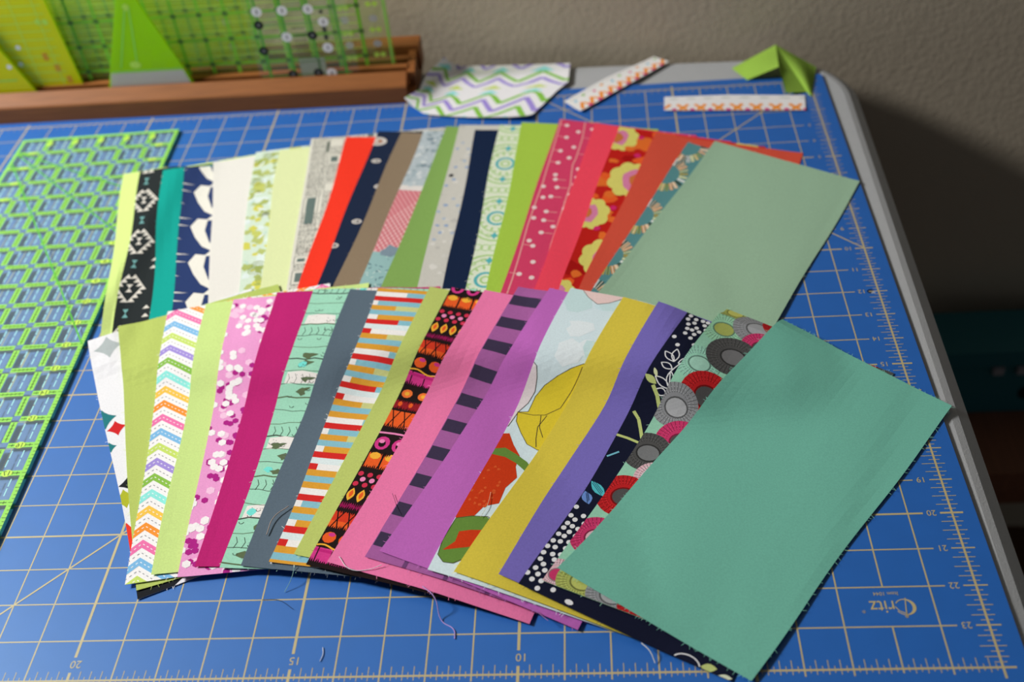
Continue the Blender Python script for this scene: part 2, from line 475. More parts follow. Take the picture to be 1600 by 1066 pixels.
def upright(name, label, poly, y, mats, edge, lean=0.05, marks=None, thick=0.11, parts=None):
    """acrylic sheet standing in the rack: poly in (x, z); front face at slot offset y, leaning back"""
    x0 = sum(p[0] for p in poly) / len(poly); zb = min(p[1] for p in poly)
    og = rk(x0, y, zb)
    r = empty(name, og); tag(r, label, 'ruler', 'acrylic rulers standing in the walnut rack')
    def put(x, z, t): return rk(x, y + (z - zb) * lean + t, z)
    b = MB(); n = len(poly)
    b.face([put(x, z, 0) for x, z in poly]); b.face([put(x, z, thick) for x, z in reversed(poly)])
    for i in range(n):
        p = poly[i]; q = poly[(i + 1) % n]
        b.face([put(*p, 0), put(*p, thick), put(*q, thick), put(*q, 0)], 1)
    b.build('body', [mats, edge], r, og)
    if marks:
        b = MB()
        for p, c, lay in marks: b.face([put(x, z, -0.003 - 0.003 * lay) for x, z in p], 0, c)
        b.build('printed_markings', M_INK, r, og, cols=True)
    for nm, pl, mt in (parts or []):
        b = MB(); b.face([put(x, z, -0.01) for x, z in pl]); b.build(nm, mt, r, og)
    return r

def grid_marks(x0, x1, z0, z1, c, w=0.07, knots=None, seed=1, hw=0.05, pills=True):
    rng = random.Random(seed); o = []
    xs = np.arange(x1, x0, -1.0)
    for x in xs: o.append((rect(x - w, z0, x + w, z1), c, 0))
    z = z0 + 0.9
    rows = []
    while z < z1: rows.append(z); z += 1.0
    for z in rows:
        o.append((rect(x0, z - hw, x1, z + hw), c, 0))
        o.append((rect(x0, z + 0.33 - .015, x1, z + 0.33 + .015), LY, 0)); o.append((rect(x0, z + 0.66 - .015, x1, z + 0.66 + .015), LY, 0))
        for x in xs:
            if knots: o.append((circ(x, z, 0.12, 8, 0.10), knots, 1))
        if pills:
            o.append((circ(x1 - 0.66, z - 0.08, 0.12, 10, 0.10), LY, 1)); o.append((circ(x1 - 0.42, z - 0.08, 0.12, 10, 0.10), LY, 1))
            o.append((circ(x1 - 0.55, z - 0.55, 0.16, 10, 0.15), lin((190, 190, 186)), 1))
    for x in xs: o.append((circ(x, z0 + 0.3, 0.09, 10, 0.12), LY, 1))
    return o
DG2 = lin((108, 190, 40)); GRN = lin((130, 200, 50))
mk = grid_marks(-36, -16.45, 0.62, 5.05, GRN, knots=lin((84, 124, 50)))
mk += [(rect(-15.5, 0.62, -15.42, 5.05), LG, 0)]
for k in range(4): mk += [(circ(-16.02 + q, 1.54 + k, 0.11, 10, 0.10), LY, 1) for q in (0, 0.24)] + [(circ(-15.92, 1.98 + k, 0.17, 10, 0.14), lin((186, 186, 180)), 1)]
upright('quilting_ruler', 'longest upright clear ruler with green grid lines, reaching past the others in the rack', [(-36, 0.52), (-15.38, 0.52), (-15.38, 5.1), (-36, 5.1)], 1.02, M_GREENISH, M_LIMEEDGE, 0.03, mk, thick=0.12)
mk = grid_marks(-35, -21.1, 0.62, 4.85, lin((150, 205, 90)), w=0.05, knots=lin((120, 150, 70)), seed=3, hw=0.04)
upright('quilting_ruler', 'lime tinted gridded upright ruler at the back of the rack, behind the longest ruler', [(-35.5, 0.53), (-20.7, 0.53), (-20.7, 4.9), (-35.5, 4.9)], 1.48, M_PALELIME, M_LIMEEDGE, 0.03, mk, thick=0.12)
mk = []
for x, z in ((-20.11, 3.68), (-19.15, 3.67), (-18.18, 3.67), (-17.71, 3.15), (-19.2, 2.64), (-17.74, 2.13), (-17.79, 1.1), (-18.2, 4.7), (-19.2, 4.7)):
    mk += [(circ(x, z, 0.20, 14, 0.19), WHT, 1)] + [(rect(x - 0.02, z - 0.08, x + 0.03, z + 0.08), lin((110, 110, 120)), 2)]
for x, z in ((-20.15, 3.17), (-20.2, 2.14), (-18.22, 2.65), (-19.29, 1.13), (-18.3, 1.14)):
    mk += [(circ(x, z, 0.185, 14, 0.17), BLK, 1), (circ(x, z, 0.06, 8, 0.06), lin((120, 124, 126)), 2)]
for z in (2.95, 2.7, 2.62, 2.45, 2.3, 2.2, 2.08, 1.95, 1.8):
    mk += [(rect(-18.92 + 0.12 * k, z, -18.92 + 0.12 * k + 0.08, z + 0.05), lin((52, 62, 52)), 1) for k in range(4)]
for z in (3.55, 2.92, 2.8, 2.6, 2.5): mk += [(circ(-17.72, z, 0.09, 8, 0.07), lin((60, 66, 62)), 1)]
for x in (-20.15, -19.2, -18.2, -17.2): mk += [(rect(x - 0.05, 0.6, x + 0.05, 4.95), lin((86, 170, 60)), 0)]
for z in (1.1, 1.62, 2.12, 2.63, 3.15, 3.67, 4.7): mk += [(rect(-20.5, z - 0.02, -17.0, z + 0.02), lin((120, 180, 90)), 0)]
mk += [(rect(-18.95, 0.75, -17.95, 1.75), lin((150, 160, 140)), 0)]
upright('square_ruler', 'clear square ruler with black and white numbered dots standing in the walnut rack', [(-20.6, 0.53), (-16.75, 0.53), (-16.75, 5.0), (-20.6, 5.0)], 0.62, M_CLEAR, M_CLEAR, 0.03, mk)
upright('triangle_ruler', 'lime green triangle ruler with a frosted grey base strip, tip above the rack', [(-26.75, 0.80), (-23.2, 0.80), (-24.72, 5.3), (-24.86, 5.3)], 0.63, M_LIME, M_NEON, 0.0,
        [(circ(-25.3, 1.9, 0.22, 12, 0.15), LY, 0), (circ(-24.9, 4.2, 0.14, 10, 0.14), LY, 0), (seg((-25.9, 1.8), (-24.95, 4.2), 0.05), LG, 0), (seg((-25.2, 2.0), (-24.8, 4.2), 0.05), LG, 0),
         (rect(-26.3, 1.63, -23.55, 1.68), LG, 0)],
        parts=[('frosted_base', [(-26.62, 0.82), (-23.30, 0.82), (-23.50, 1.60), (-26.38, 1.60)], M_FROST)])
upright('triangle_ruler', 'yellow green triangle ruler with a glowing slanted edge beside the lime triangle', [(-34.0, 0.80), (-29.58, 0.80), (-31.5, 5.6), (-32.0, 5.6)], 0.66, M_YELLOW, M_NEON, 0.0,
        [(circ(-30.3, 2.1, 0.10, 10), WHT, 0), (rect(-33, 1.5, -30.2, 1.56), LG, 0), (rect(-33, 2.5, -30.6, 2.56), LG, 0)])
upright('wedge_ruler', 'tall yellow wedge ruler with slanted bright edge, behind the yellow green triangle', [(-35.0, 0.75), (-27.75, 0.75), (-28.05, 5.5), (-35.0, 5.5)], 0.84, M_YELLOW, M_NEON, 0.0,
        [(circ(-28.55, 3.76, 0.12, 10), LY, 0), (circ(-28.28, 3.74, 0.12, 10), LY, 0), (circ(-29.73, 2.78, 0.10, 10), WHT, 0), (circ(-29.9, 2.08, 0.10, 10), WHT, 0)]
        + [(rect(-34, z, -28.2, z + 0.03), LY, 0) for z in np.arange(1.0, 5.2, 0.34)] + [(rect(x, 0.8, x + 0.03, 5.3), LY, 0) for x in np.arange(-33, -28, 0.9)]
        + [(rect(-28.3 - 0.3 * k, 1.2 + 0.5 * k, -28.1 - 0.3 * k, 1.5 + 0.5 * k), lin((214, 150, 40)), 0) for k in range(3)])

# ------------------------------------------------------------------ fabric: height field + printed sheets
GX0, GY0, GS = -33.0, -3.0, 0.1
NX, NY = 390, 320
gx = GX0 + GS * np.arange(NX); gy = GY0 + GS * np.arange(NY)
XX, YY = np.meshgrid(gx, gy)
HF = np.full((NY, NX), 0.006)
_q = np.array([rp(0, 0), rp(RW, 0), rp(RW, RL), rp(0, RL)])
_a = (RT[0] - XX) * RR[0] + (RT[1] - YY) * RR[1]; _d = (XX - RT[0]) * RD[0] + (YY - RT[1]) * RD[1]
HF[(_a > -0.03) & (_a < RW + 0.03) & (_d > -0.03)] = RTH + 0.014

def blur(a, n=2):
    for _ in range(n):
        p = np.pad(a, 1, mode='edge')
        a = (p[1:-1, 1:-1] * 2 + p[:-2, 1:-1] + p[2:, 1:-1] + p[1:-1, :-2] + p[1:-1, 2:]) / 6
    return a
def dilate(a, n=1):
    for _ in range(n):
        p = np.pad(a, 1, mode='edge')
        a = np.max([p[1:-1, 1:-1], p[:-2, 1:-1], p[2:, 1:-1], p[1:-1, :-2], p[1:-1, 2:], p[:-2, :-2], p[2:, 2:], p[:-2, 2:], p[2:, :-2]], axis=0)
    return a
def samp(F, x, y):
    fx = min(max((x - GX0) / GS, 0), NX - 1.001); fy = min(max((y - GY0) / GS, 0), NY - 1.001)
    i, j = int(fx), int(fy); a, c = fx - i, fy - j
    return (F[j, i] * (1 - a) + F[j, i + 1] * a) * (1 - c) + (F[j + 1, i] * (1 - a) + F[j + 1, i + 1] * a) * c

TH = 0.009          # cloth thickness
def inside(quad):
    mk = np.ones_like(XX, dtype=bool)
    for i in range(4):
        p = quad[i]; q = quad[(i + 1) % 4]
        mk &= ((q[0] - p[0]) * (YY - p[1]) - (q[1] - p[1]) * (XX - p[0])) > -0.12 * math.hypot(q[0] - p[0], q[1] - p[1])
    return mk

def sheet(name, W, H, mapf, base, polys, label, cat, group, wave=0.005, lift=0.014, seed=0, footprint=None, zextra=None, cell=0.25, fray=40, gap=0.005):
    global HF
    rng = random.Random(seed)
    ks = [(rng.uniform(0.35, 1.3), rng.uniform(0, 6.28), rng.uniform(0, 6.28)) for _ in range(5)]
    W_ = np.zeros_like(XX)
    for k, an, ph in ks: W_ += np.sin(k * (XX * math.cos(an) + YY * math.sin(an)) + ph) / 5
    Z = blur(np.maximum(blur(dilate(HF, 2), 24), dilate(HF, 3)), 4) + TH + gap + wave * (W_ + 0.9)
    if footprint is not None:
        mk = inside(footprint)
        nu, nv = max(4, int(round(W / cell))), max(2, int(round(H / cell)))
    else:
        nu, nv = max(4, int(round(W / cell))), max(2, int(round(H / cell)))
    lu, lb = lift * rng.uniform(0.2, 1.0), lift * rng.uniform(0.2, 1.0)
    wob = [(rng.uniform(0.01, 0.035), rng.uniform(0.4, 1.1), rng.uniform(0, 6.28)) for _ in range(2)]
    def pos(u, v, dz=0.0):
        ub = u + sum(a * math.sin(k * v + p) for a, k, p in wob)
        x, y = mapf(ub, v)
        z = samp(Z, x, y) + lu * math.exp(-max(u, 0) / 0.25) + lb * math.exp(-max(v, 0) / 0.3) + dz
        if zextra: z += zextra(u, v)
        return (x, y, z)
    us = [W * i / nu for i in range(nu + 1)]; vs = [H * j / nv for j in range(nv + 1)]
    top = [[pos(u, v) for u in us] for v in vs]
    V_ = [p for row in top for p in row]; nb = len(V_)
    V_ += [(x, y, z - TH) for x, y, z in V_]
    F_ = []; C_ = []; bc = lin(base)
    idx = lambda i, j: j * (nu + 1) + i
    for j in range(nv):
        for i in range(nu):
            q = (idx(i, j), idx(i + 1, j), idx(i + 1, j + 1), idx(i, j + 1))
            for t3 in ((q[0], q[1], q[2]), (q[0], q[2], q[3])):
                F_.append(t3); C_.append(bc)
            F_.append(tuple(nb + t for t in reversed(q))); C_.append(bc)
    ring = [idx(i, 0) for i in range(nu)] + [idx(nu, j) for j in range(nv)] + [idx(i, nv) for i in range(nu, 0, -1)] + [idx(0, j) for j in range(nv, 0, -1)]
    for k in range(len(ring)):
        a, c = ring[k], ring[(k + 1) % len(ring)]
        F_.append((nb + a, nb + c, c, a)); C_.append(bc)
    cu, cv = W / nu, H / nv
    def zt_(u, v):
        fu = min(max(u / cu, 0), nu - 1e-6); fv = min(max(v / cv, 0), nv - 1e-6)
        i, j = int(fu), int(fv); a, c = fu - i, fv - j
        p00, p10, p01, p11 = top[j][i], top[j][i + 1], top[j + 1][i], top[j + 1][i + 1]
        if a >= c: return tuple(p00[k] + a * (p10[k] - p00[k]) + c * (p11[k] - p10[k]) for k in range(3))
        return tuple(p00[k] + c * (p01[k] - p00[k]) + a * (p11[k] - p01[k]) for k in range(3))
    for kk, item in enumerate(polys):
        poly, c = item[0], item[1]; lay = item[2] if len(item) > 2 else 0
        dz = 0.0016 + 0.0014 * lay + (0.00005 * (kk % 24) if isinstance(lay, int) else 0.0)
        ar = sum(poly[i][0] * poly[(i + 1) % len(poly)][1] - poly[(i + 1) % len(poly)][0] * poly[i][1] for i in range(len(poly)))
        if ar < 0: poly = poly[::-1]
        lc = lin(c)
        i0 = max(0, int(min(p[0] for p in poly) / cu)); i1 = min(nu - 1, int(max(p[0] for p in poly) / cu))
        if max(p[0] for p in poly) <= 0 or max(p[1] for p in poly) <= 0: continue
        for i in range(i0, i1 + 1):
            s = clip_half(poly, 0, i * cu, False)
            if len(s) >= 3: s = clip_half(s, 0, (i + 1) * cu, True)
            if len(s) < 3: continue
            j0 = max(0, int(min(p[1] for p in s) / cv)); j1 = min(nv - 1, int(max(p[1] for p in s) / cv))
            for j in range(j0, j1 + 1):
                t = clip_half(s, 1, j * cv, False)
                if len(t) >= 3: t = clip_half(t, 1, (j + 1) * cv, True)
                if len(t) < 3: continue
                loc = [(u / cu - i, v / cv - j) for u, v in t]
                for half in (True, False):
                    h = clip_half([(a - c, c) for a, c in loc], 0, 0.0, half)
                    if len(h) < 3: continue
                    p00, p10, p01, p11 = top[j][i], top[j][i + 1], top[j + 1][i], top[j + 1][i + 1]
                    n0 = len(V_)
                    for dd, c in h:
                        a = dd + c
                        if half: V_.append(tuple(p00[k] + c * (p01[k] - p00[k]) + a * (p11[k] - p01[k]) + (dz if k == 2 else 0) for k in range(3)))
                        else: V_.append(tuple(p00[k] + a * (p10[k] - p00[k]) + c * (p11[k] - p10[k]) + (dz if k == 2 else 0) for k in range(3)))
                    F_.append(tuple(range(n0, n0 + len(h)))); C_.append(lc)
    for _ in range(fray):                                         # cut threads along the raw edges
        sd = rng.randrange(4); t = rng.random(); l = rng.uniform(0.02, 0.10); a = rng.uniform(-0.7, 0.7)
        if sd == 0: u, v, du, dv = t * W, 0, a, -1
        elif sd == 1: u, v, du, dv = W, t * H, 1, a
        elif sd == 2: u, v, du, dv = t * W, H, a, 1
        else: u, v, du, dv = 0, t * H, -1, a
        p = zt_(u, v); x0, y0 = mapf(u, v); x1, y1 = mapf(u + du * l, v + dv * l)
        d = Vector((x1 - x0, y1 - y0)); n = Vector((-d.y, d.x)).normalized() * 0.005
        z = p[2] - TH * 0.4; z1 = z - rng.uniform(0, 0.008)
        n0 = len(V_)
        V_ += [(p[0] - n.x, p[1] - n.y, z), (p[0] + n.x, p[1] + n.y, z), (p[0] + d.x + n.x * .6, p[1] + d.y + n.y * .6, z1), (p[0] + d.x - n.x * .6, p[1] + d.y - n.y * .6, z1)]
        F_.append((n0, n0 + 1, n0 + 2, n0 + 3)); C_.append(tuple(min(1, q * 1.15 + 0.04) for q in bc[:3]) + (1,))
    if footprint is not None:
        B_ = footprint[0]; eu = footprint[1] - B_; ev = footprint[3] - B_
        ug = ((XX - B_[0]) * eu[0] + (YY - B_[1]) * eu[1]) / np.linalg.norm(eu); vg = ((XX - B_[0]) * ev[0] + (YY - B_[1]) * ev[1]) / np.linalg.norm(ev)
        HF = np.where(mk, np.maximum(HF, Z + lu * np.exp(-np.maximum(ug, 0) / 0.25) + lb * np.exp(-np.maximum(vg, 0) / 0.3)), HF)
    og = mapf(W / 2, H / 2); og = (og[0], og[1], samp(Z, *og))
    o = mesh_obj(name, V_, F_, M_FABRIC, None, og, None, C_)
    return tag(o, label, cat, group)

def strip(TL, BL, base, polys, label, group, seed, TR=None, BR=None, length=None, **kw):
    A = np.array(TL, float); B = np.array(BL, float)
    v = (A - B) / np.linalg.norm(A - B)
    if length: B = A - v * length
    u = np.array([v[1], -v[0]])
    D = np.array(TR, float) if TR else A + u * 5.0
    E = np.array(BR, float) if BR else B + u * 5.0
    def mapf(s, t):
        a, c = s / 5.0, t / 10.0
        p = (B * (1 - a) + E * a) * (1 - c) + (A * (1 - a) + D * a) * c
        return float(p[0]), float(p[1])
    return sheet('fabric_strip', 5.0, 10.0, mapf, base, polys, label, 'fabric', group, seed=seed, footprint=[B, E, D, A], **kw)

# ------------------------------------------------------------------ prints (u across from the left edge 0-5, v from the near end 0-10)
def p_none(r): return []
def p_aztec(r):
    o = []; W = (228, 224, 214); T = (120, 178, 178)
    for cu in (0.30, 1.55, 2.8, 4.05):
        sh = 0.0 if cu in (0.30, 2.8) else 1.2
        for cv in np.arange(-1.6 + sh, 11, 2.42):
            for k in range(-3, 4):
                w = 0.40 - abs(k) * 0.10
                for s in (-1, 1):
                    x = cu + s * w; y = cv + k * 0.19
                    o.append(([(x - 0.115, y - 0.10), (x + 0.115, y - 0.10), (x + 0.01, y + 0.115)], W))
            for s in (-1, 1): o.append(([(cu - 0.10, cv + s * 0.19), (cu + 0.10, cv + s * 0.19), (cu, cv)], W))
            for s in (-1, 1): o.append(([(cu - 0.09, cv + 1.21 + s * 0.2), (cu + 0.09, cv + 1.21 + s * 0.2), (cu, cv + 1.21)], T))
            for s in (-1, 1): o.append(([(cu + 0.50, cv + 1.2 + s * 0.2 - .05), (cu + 0.72, cv + 1.2 + s * 0.2 - .05), (cu + 0.61, cv + 1.2 + s * 0.2 + .12)], W))
    return o
def p_waves(r):
    o = []; W = (236, 234, 224)
    for cu in (.86, 3.2):
        for cv in np.arange(-0.2, 11, 2.02):
            o.append(([(cu - .48, cv + .55), (cu - .25, cv + .95), (cu + .1, cv + .80), (cu + .02, cv + .2), (cu + .18, cv - .5), (cu + .42, cv - 1.0), (cu + .30, cv - 1.05), (cu - .05, cv - .7), (cu - .30, cv - .1)], W))
            o.append(([(cu + .02, cv + .78), (cu + .55, cv + .65), (cu + .9, cv + .2), (cu + .9, cv + .9), (cu + .3, cv + 1.05)], W))
            o.append(([(cu + .10, cv + .30), (cu + .30, cv + .38), (cu + .50, cv - .1), (cu + .42, cv - .7), (cu + .22, cv - .45), (cu + .1, cv - .05)], (44, 62, 110), 1))
            for dv, l in ((1.15, .62), (.75, .55), (.05, .32)):
                x0 = cu - 1.05
                o.append(([(x0, cv + dv + .08), (x0, cv + dv - .02), (x0 + l, cv + dv - .16)], W))
            for dv, l in ((1.05, .5), (.4, .6), (-.2, .5)):
                o.append(([(cu + 1.05, cv + dv), (cu + 1.05 + l, cv + dv + .12), (cu + 1.05, cv + dv + .1)], W))
    return o
def p_greenfloral(r):
    o = []
    for _ in range(560):
        u, v = r.uniform(0, 5), r.uniform(0, 10)
        o.append((blob(r, u, v, r.uniform(.06, .22), 9, .4), r.choice([(198, 206, 110), (186, 198, 120), (214, 212, 96), (226, 240, 236), (176, 190, 110)])))
    for _ in range(210):
        u, v = r.uniform(0, 5), r.uniform(0, 10)
        o.append((petal(u, v, r.uniform(0, 6.28), r.uniform(.2, .45), .05), r.choice([(236, 248, 246), (198, 226, 210), (170, 184, 100)]), 1))
    for _ in range(40):
        u, v = r.uniform(0, 5), r.uniform(0, 10)
        for k in range(3): o += [(p, (150, 168, 90), 2) for p in arc(u, v, .07 + .07 * k, 0, 6.28, 10, .025)]
    return o
def p_news(r):
    o = []; D = (92, 92, 88)
    for cx in np.arange(0.1, 5, 0.62):
        v = 0.0
        while v < 10:
            if r.random() < 0.05:
                h = r.uniform(.4, .9)
                for p in pline([(cx, v), (cx + .5, v), (cx + .5, v + h), (cx, v + h), (cx, v)], .018): o.append((p, D))
                if r.random() < .5: o.append((rect(cx + .1, v + .12, cx + .34, v + h - .12), (104, 120, 116), 1))
                v += h + .08
            else:
                x = cx
                while x < cx + .55:
                    w = r.uniform(.03, .12)
                    o.append((rect(x, v, x + w, v + r.choice([.03, .04, .05])), r.choice([D, D, (104, 104, 100), (130, 130, 124)]))); x += w + r.uniform(.015, .04)
                v += r.choice([.075, .09, .1])
    o.append((rect(.22, 4.6, .50, 6.1), (104, 122, 118), 2)); o.append((rect(.62, 8.9, .70, 9.6), (84, 98, 88), 2))
    return o
def p_ovals(r):
    o = []
    for u, v in ((.34, 8.02), (.8, 6.45), (.51, 4.4), (.03, 3.09), (.10, 9.30), (1.6, 7.4), (1.3, 2.0), (2.2, 5.3), (2.0, 9.1), (3.0, 7.9), (2.8, 3.2), (3.6, 5.5), (4.2, 9), (4.4, 2.3), (3.9, .9), (.9, .8)):
        R = .17 if v != 9.30 else .36
        o += [(circ(u, v, R, 14, R * .8), (212, 206, 200)), (circ(u, v, R * .6, 12, R * .4), (170, 120, 92) if int(v * 10) % 2 else (90, 88, 92), 1), (circ(u - .03, v, R * .25, 8), (226, 222, 216), 2)]
    return o
def p_patch(r):
    o = [(rect(0, 2.7, 5, 6.35), (222, 152, 158)), (rect(0, 6.2, 5, 6.5), (226, 220, 216), 1), (rect(0, 0, 5, 2.75), (150, 188, 188))]
    for _ in range(420):
        u, v = r.uniform(0, 5), r.uniform(6.5, 10)
        o.append((blob(r, u, v, r.uniform(.03, .13), 7, .4), r.choice([(132, 150, 160), (160, 176, 182), (206, 214, 216), (120, 138, 148)] if (v > 7.4 and u > .2) else [(188, 200, 206), (210, 216, 218), (168, 184, 192)]), 1))
    for k in range(60):
        for s in (-1, 1): 
            a = (-1 + k * .17, 2.75) if s > 0 else (k * .17 - 2, 6.2)
            q = (a[0] + 2.2, a[1] + s * 3.45)
            o.append((seg(a, q, .045), (240, 200, 200) if s > 0 else (206, 104, 116), 1 if s > 0 else 2))
    o.append((blob(r, .55, 2.8, .3, 10, .3), (128, 148, 162), 3))
    for _ in range(260):
        u, v = r.uniform(0, 5), r.uniform(0, 2.6)
        o.append((seg((u, v), (u + r.uniform(-.14, .14), v + r.uniform(-.14, .14)), .035), r.choice([(74, 104, 122), (90, 122, 134), (196, 216, 212)]), 1))
    return o
def p_greyprint(r):
    o = []
    for v in np.arange(3.1, 8.8, .38):
        for u in np.arange(.12, 5, .36):
            if r.random() < .8 and (6.9 < v or v < 6.6): o.append((blob(r, u + r.uniform(-.05, .05) + (.18 if int(v / .38) % 2 else 0), v, .075, 7, .3), r.choice([(150, 172, 204), (166, 184, 206), (176, 188, 204)])))
    for _ in range(150): o.append((blob(r, r.uniform(0, 5), r.uniform(0, 10), r.uniform(.04, .15), 7, .4), r.choice([(212, 210, 204), (192, 190, 184), (222, 220, 214)])))
    o += [(blob(r, .18, 6.75, .09, 8, .4), (40, 40, 44), 1), (blob(r, .78, 6.7, .07, 7, .4), (60, 60, 62), 1), (blob(r, 2.2, 6.4, .09, 7, .4), (50, 50, 52), 1)]
    return o
def p_medallion(r):
    o = []; G = (178, 214, 140); T = (92, 184, 190)
    for cu, off in ((.52, 1.1), (2.2, 2.7), (3.9, 1.1)):
        for cv in np.arange(off - 3.2, 11, 3.2):
            for R, c, w in ((1.02, G, .08), (.84, G, .05), (.62, G, .05)): o += [(p, c) for p in arc(cu, cv, R * .9, 0, 6.28, 22, w, R * 1.2)]
            for R, c, w in ((.30, T, .10), (.14, G, .07)): o += [(p, c, 1) for p in arc(cu, cv, R, 0, 6.28, 16, w, R * 1.15)]
            for k in range(14):
                a = k * 6.283 / 14
                o.append((petal(cu + .42 * math.cos(a), cv + .5 * math.sin(a), a, .22, .045), G, 1)); o += [(p, G, 1) for p in arc(cu + .78 * math.cos(a), cv + .98 * math.sin(a), .09, 0, 6.28, 7, .03)]
            for s in (-1, 1): o.append((star4(cu, cv + s * .95, .13, .2), T, 2))
            for k in range(4): o += [(p, G) for p in arc(cu - .25 + .25 * k - .2, cv + 1.6, .16, 0, 6.28, 8, .04)]
    return o
def p_pins(r):
    o = []; L = (236, 160, 158); D = (242, 214, 214)
    lines = [[(.06, 10), (.1, 8.6), (.18, 6), (.12, 3.5), (.2, .7), (.2, 0)], [(.95, 10), (1.02, 8.9), (1.02, 7.6), (.98, 7.2), (1.12, 6), (1.08, 4.4), (1.02, 2.7), (1.08, .8), (1.05, 0)]]
    dots = [(.33, 9.62), (.81, 9.29), (.45, 8.85), (.82, 8.29), (.4, 7.97), (.78, 7.6), (.46, 7.24), (.51, 6.51), (.56, 6.24), (.24, 5.75), (.7, 5.79), (.34, 5.13), (.59, 5.23), (.16, 4.51), (.58, 4.37), (.24, 3.94), (.58, 3.88), (.93, 3.6), (.61, 3.21), (.32, 2.71), (.48, 2.47), (.64, 1.67), (.35, 1.0), (.75, .9), (1.29, 9.56), (1.22, 6.99), (1.26, 6.5), (1.24, 6.06), (1.2, 5.47), (1.14, 4.65), (1.16, 4.13), (1.2, 2.94)]
    for off in (0, 1.9, 3.8):
        for ln in lines: o += [(p, L) for p in pline([(a + off, c) for a, c in ln], .045)]
        for i, (a, c) in enumerate(dots):
            o.append((circ(a + off, c, .085, 10, .1), D, 1))
            if i % 2 == 0: o.append((seg((a + off, c), (a + off + (.36 if a > .5 else -.3), c + .02), .035), L))
    for v in (8.95, 7.9, 5, 3.2, 1.5): o.append((seg((1.05, v), (1.4, v), .03), L))
    return o
def p_redfloral(r):
    o = []; Y = (222, 214, 112); Pk = (220, 130, 170); O = (232, 112, 44)
    for _ in range(60): o.append((blob(r, r.uniform(0, 5), r.uniform(0, 10), r.uniform(.15, .42), 10, .45), r.choice([O, O, (170, 18, 16), (236, 96, 40)])))
    for cu, cv, R in ((.25, 9.3, .75), (.95, 6.9, .95), (.12, 4.75, .8), (.85, 2.6, .85), (.05, .6, .6), (2.6, 8.3, .9), (2.9, 5.2, .95), (2.4, 2.3, .9), (4.4, 9.4, .8), (4.6, 6.6, .9), (4.3, 3.9, .8), (4.2, 1.2, .8)):
        pts = []
        for k in range(40):
            a = 2 * math.pi * k / 40; rr = R * (.86 + .14 * abs(math.sin(a * 4)))
            pts.append((cu + rr * .75 * math.cos(a), cv + rr * 1.1 * math.sin(a)))
        o += [(pts, Y, 1), (blob(r, cu - .1 * (cu < .5) + .12 * (cu > .5), cv, R * .4, 12, .2, R * .62), Pk, 2), (blob(r, cu + .3 * (cu > .5) - .2 * (cu < .5), cv, R * .3, 9, .15, R * .42), (206, 118, 60), 3)]
    for u, v in ((.85, 9.5), (.95, 8.35), (.75, 5.2), (.45, 4.0), (1.7, 9.4), (1.6, 4.1), (3.6, 7.3), (3.5, 1.9)): o.append((blob(r, u, v, .12, 8, .2), (216, 40, 110), 3))
    for u, v in ((.62, 8.75), (.25, 7.85), (.5, 5.9), (.7, 3.7), (.3, 1.6), (.95, 1.3)): o.append((blob(r, u, v, .17, 8, .4), O, 2))
    return o
def p_tealfans(r):
    o = []; cs = [(206, 214, 150), (214, 150, 90), (222, 228, 226), (150, 170, 110), (60, 74, 60), (196, 176, 84), (240, 200, 160)]
    for cu, cv in ((.15, 9.75), (.02, 7.9), (0.0, 5.4), (-.12, 3.1), (.0, .9), (2.0, 8.9), (1.8, 6.5), (2.1, 4.1), (1.9, 1.8), (3.8, 9.7), (3.9, 7.4), (3.7, 5), (4, 2.6), (3.8, .4)):
        for k in range(15):
            a = -1.9 + k * 3.5 / 14; c = cs[(k * 5 + int(cv * 3)) % 7]
            p = (cu + .40 * math.cos(a), cv + .55 * math.sin(a)); q = (cu + .68 * math.cos(a), cv + .98 * math.sin(a))
            o.append((seg(p, q, .12), c)); o.append((seg(p, q, .025), (64, 88, 84) if k % 3 == 0 else (240, 236, 220), 1))
    return o
def p_diamonds(r):
    o = []; G = (176, 186, 188); T = (42, 122, 128); Rd = (206, 40, 44); K = (34, 36, 40); Ol = (176, 182, 50); O = (232, 60, 44)
    for u, v, a, c in ((.54, 9.44, .42, G), (.02, 6.51, .36, T), (.30, 6.01, .27, Rd), (.02, 5.34, .18, T), (.42, 3.8, .42, K), (.10, 3.31, .30, Ol), (.25, 2.6, .10, K), (.02, 1.85, .55, O), (.35, .15, .75, K),
                       (1.4, 7.7, .5, O), (1.7, 4.6, .45, G), (1.5, 1.4, .5, T), (2.6, 9, .5, K), (2.7, 6.2, .5, Ol), (2.8, 2.8, .5, Rd), (3.8, 8.1, .5, T), (3.9, 5, .5, K), (4.1, 1.3, .5, O), (4.6, 9.5, .4, G), (1.6, .1, .5, G)):
        o.append((star4(u, v, a, a * 1.15), c))
    return o
def p_chevron(r):
    o = []; cs = [(238, 120, 176), (128, 188, 232), (200, 224, 112), (164, 146, 222), (140, 192, 80), (146, 234, 226), (246, 200, 84), (246, 152, 60)]
    per, amp, st = 1.12, 0.95, 0.545
    for k in range(-3, 24):
        v0 = 10.45 - k * st; c = cs[(k - 1) % 8]
        for s in range(-1, 5):
            x0 = .26 + s * per
            y0, y1 = (v0, v0 - amp) if s % 2 == 0 else (v0 - amp, v0)
            h = .125
            o.append(([(x0, y0 - h), (x0 + per, y1 - h), (x0 + per, y1 + h), (x0, y0 + h)], c))
            for q in range(11):
                t0, t1 = q / 11 + .02, q / 11 + .06
                for dv, cc in ((.0, (246, 246, 248)), (-st / 2, (150, 152, 156))):
                    a = (x0 + per * t0, y0 + (y1 - y0) * t0 + dv); e = (x0 + per * t1, y0 + (y1 - y0) * t1 + dv)
                    o.append((seg(a, e, .022), cc, 1))
    return o
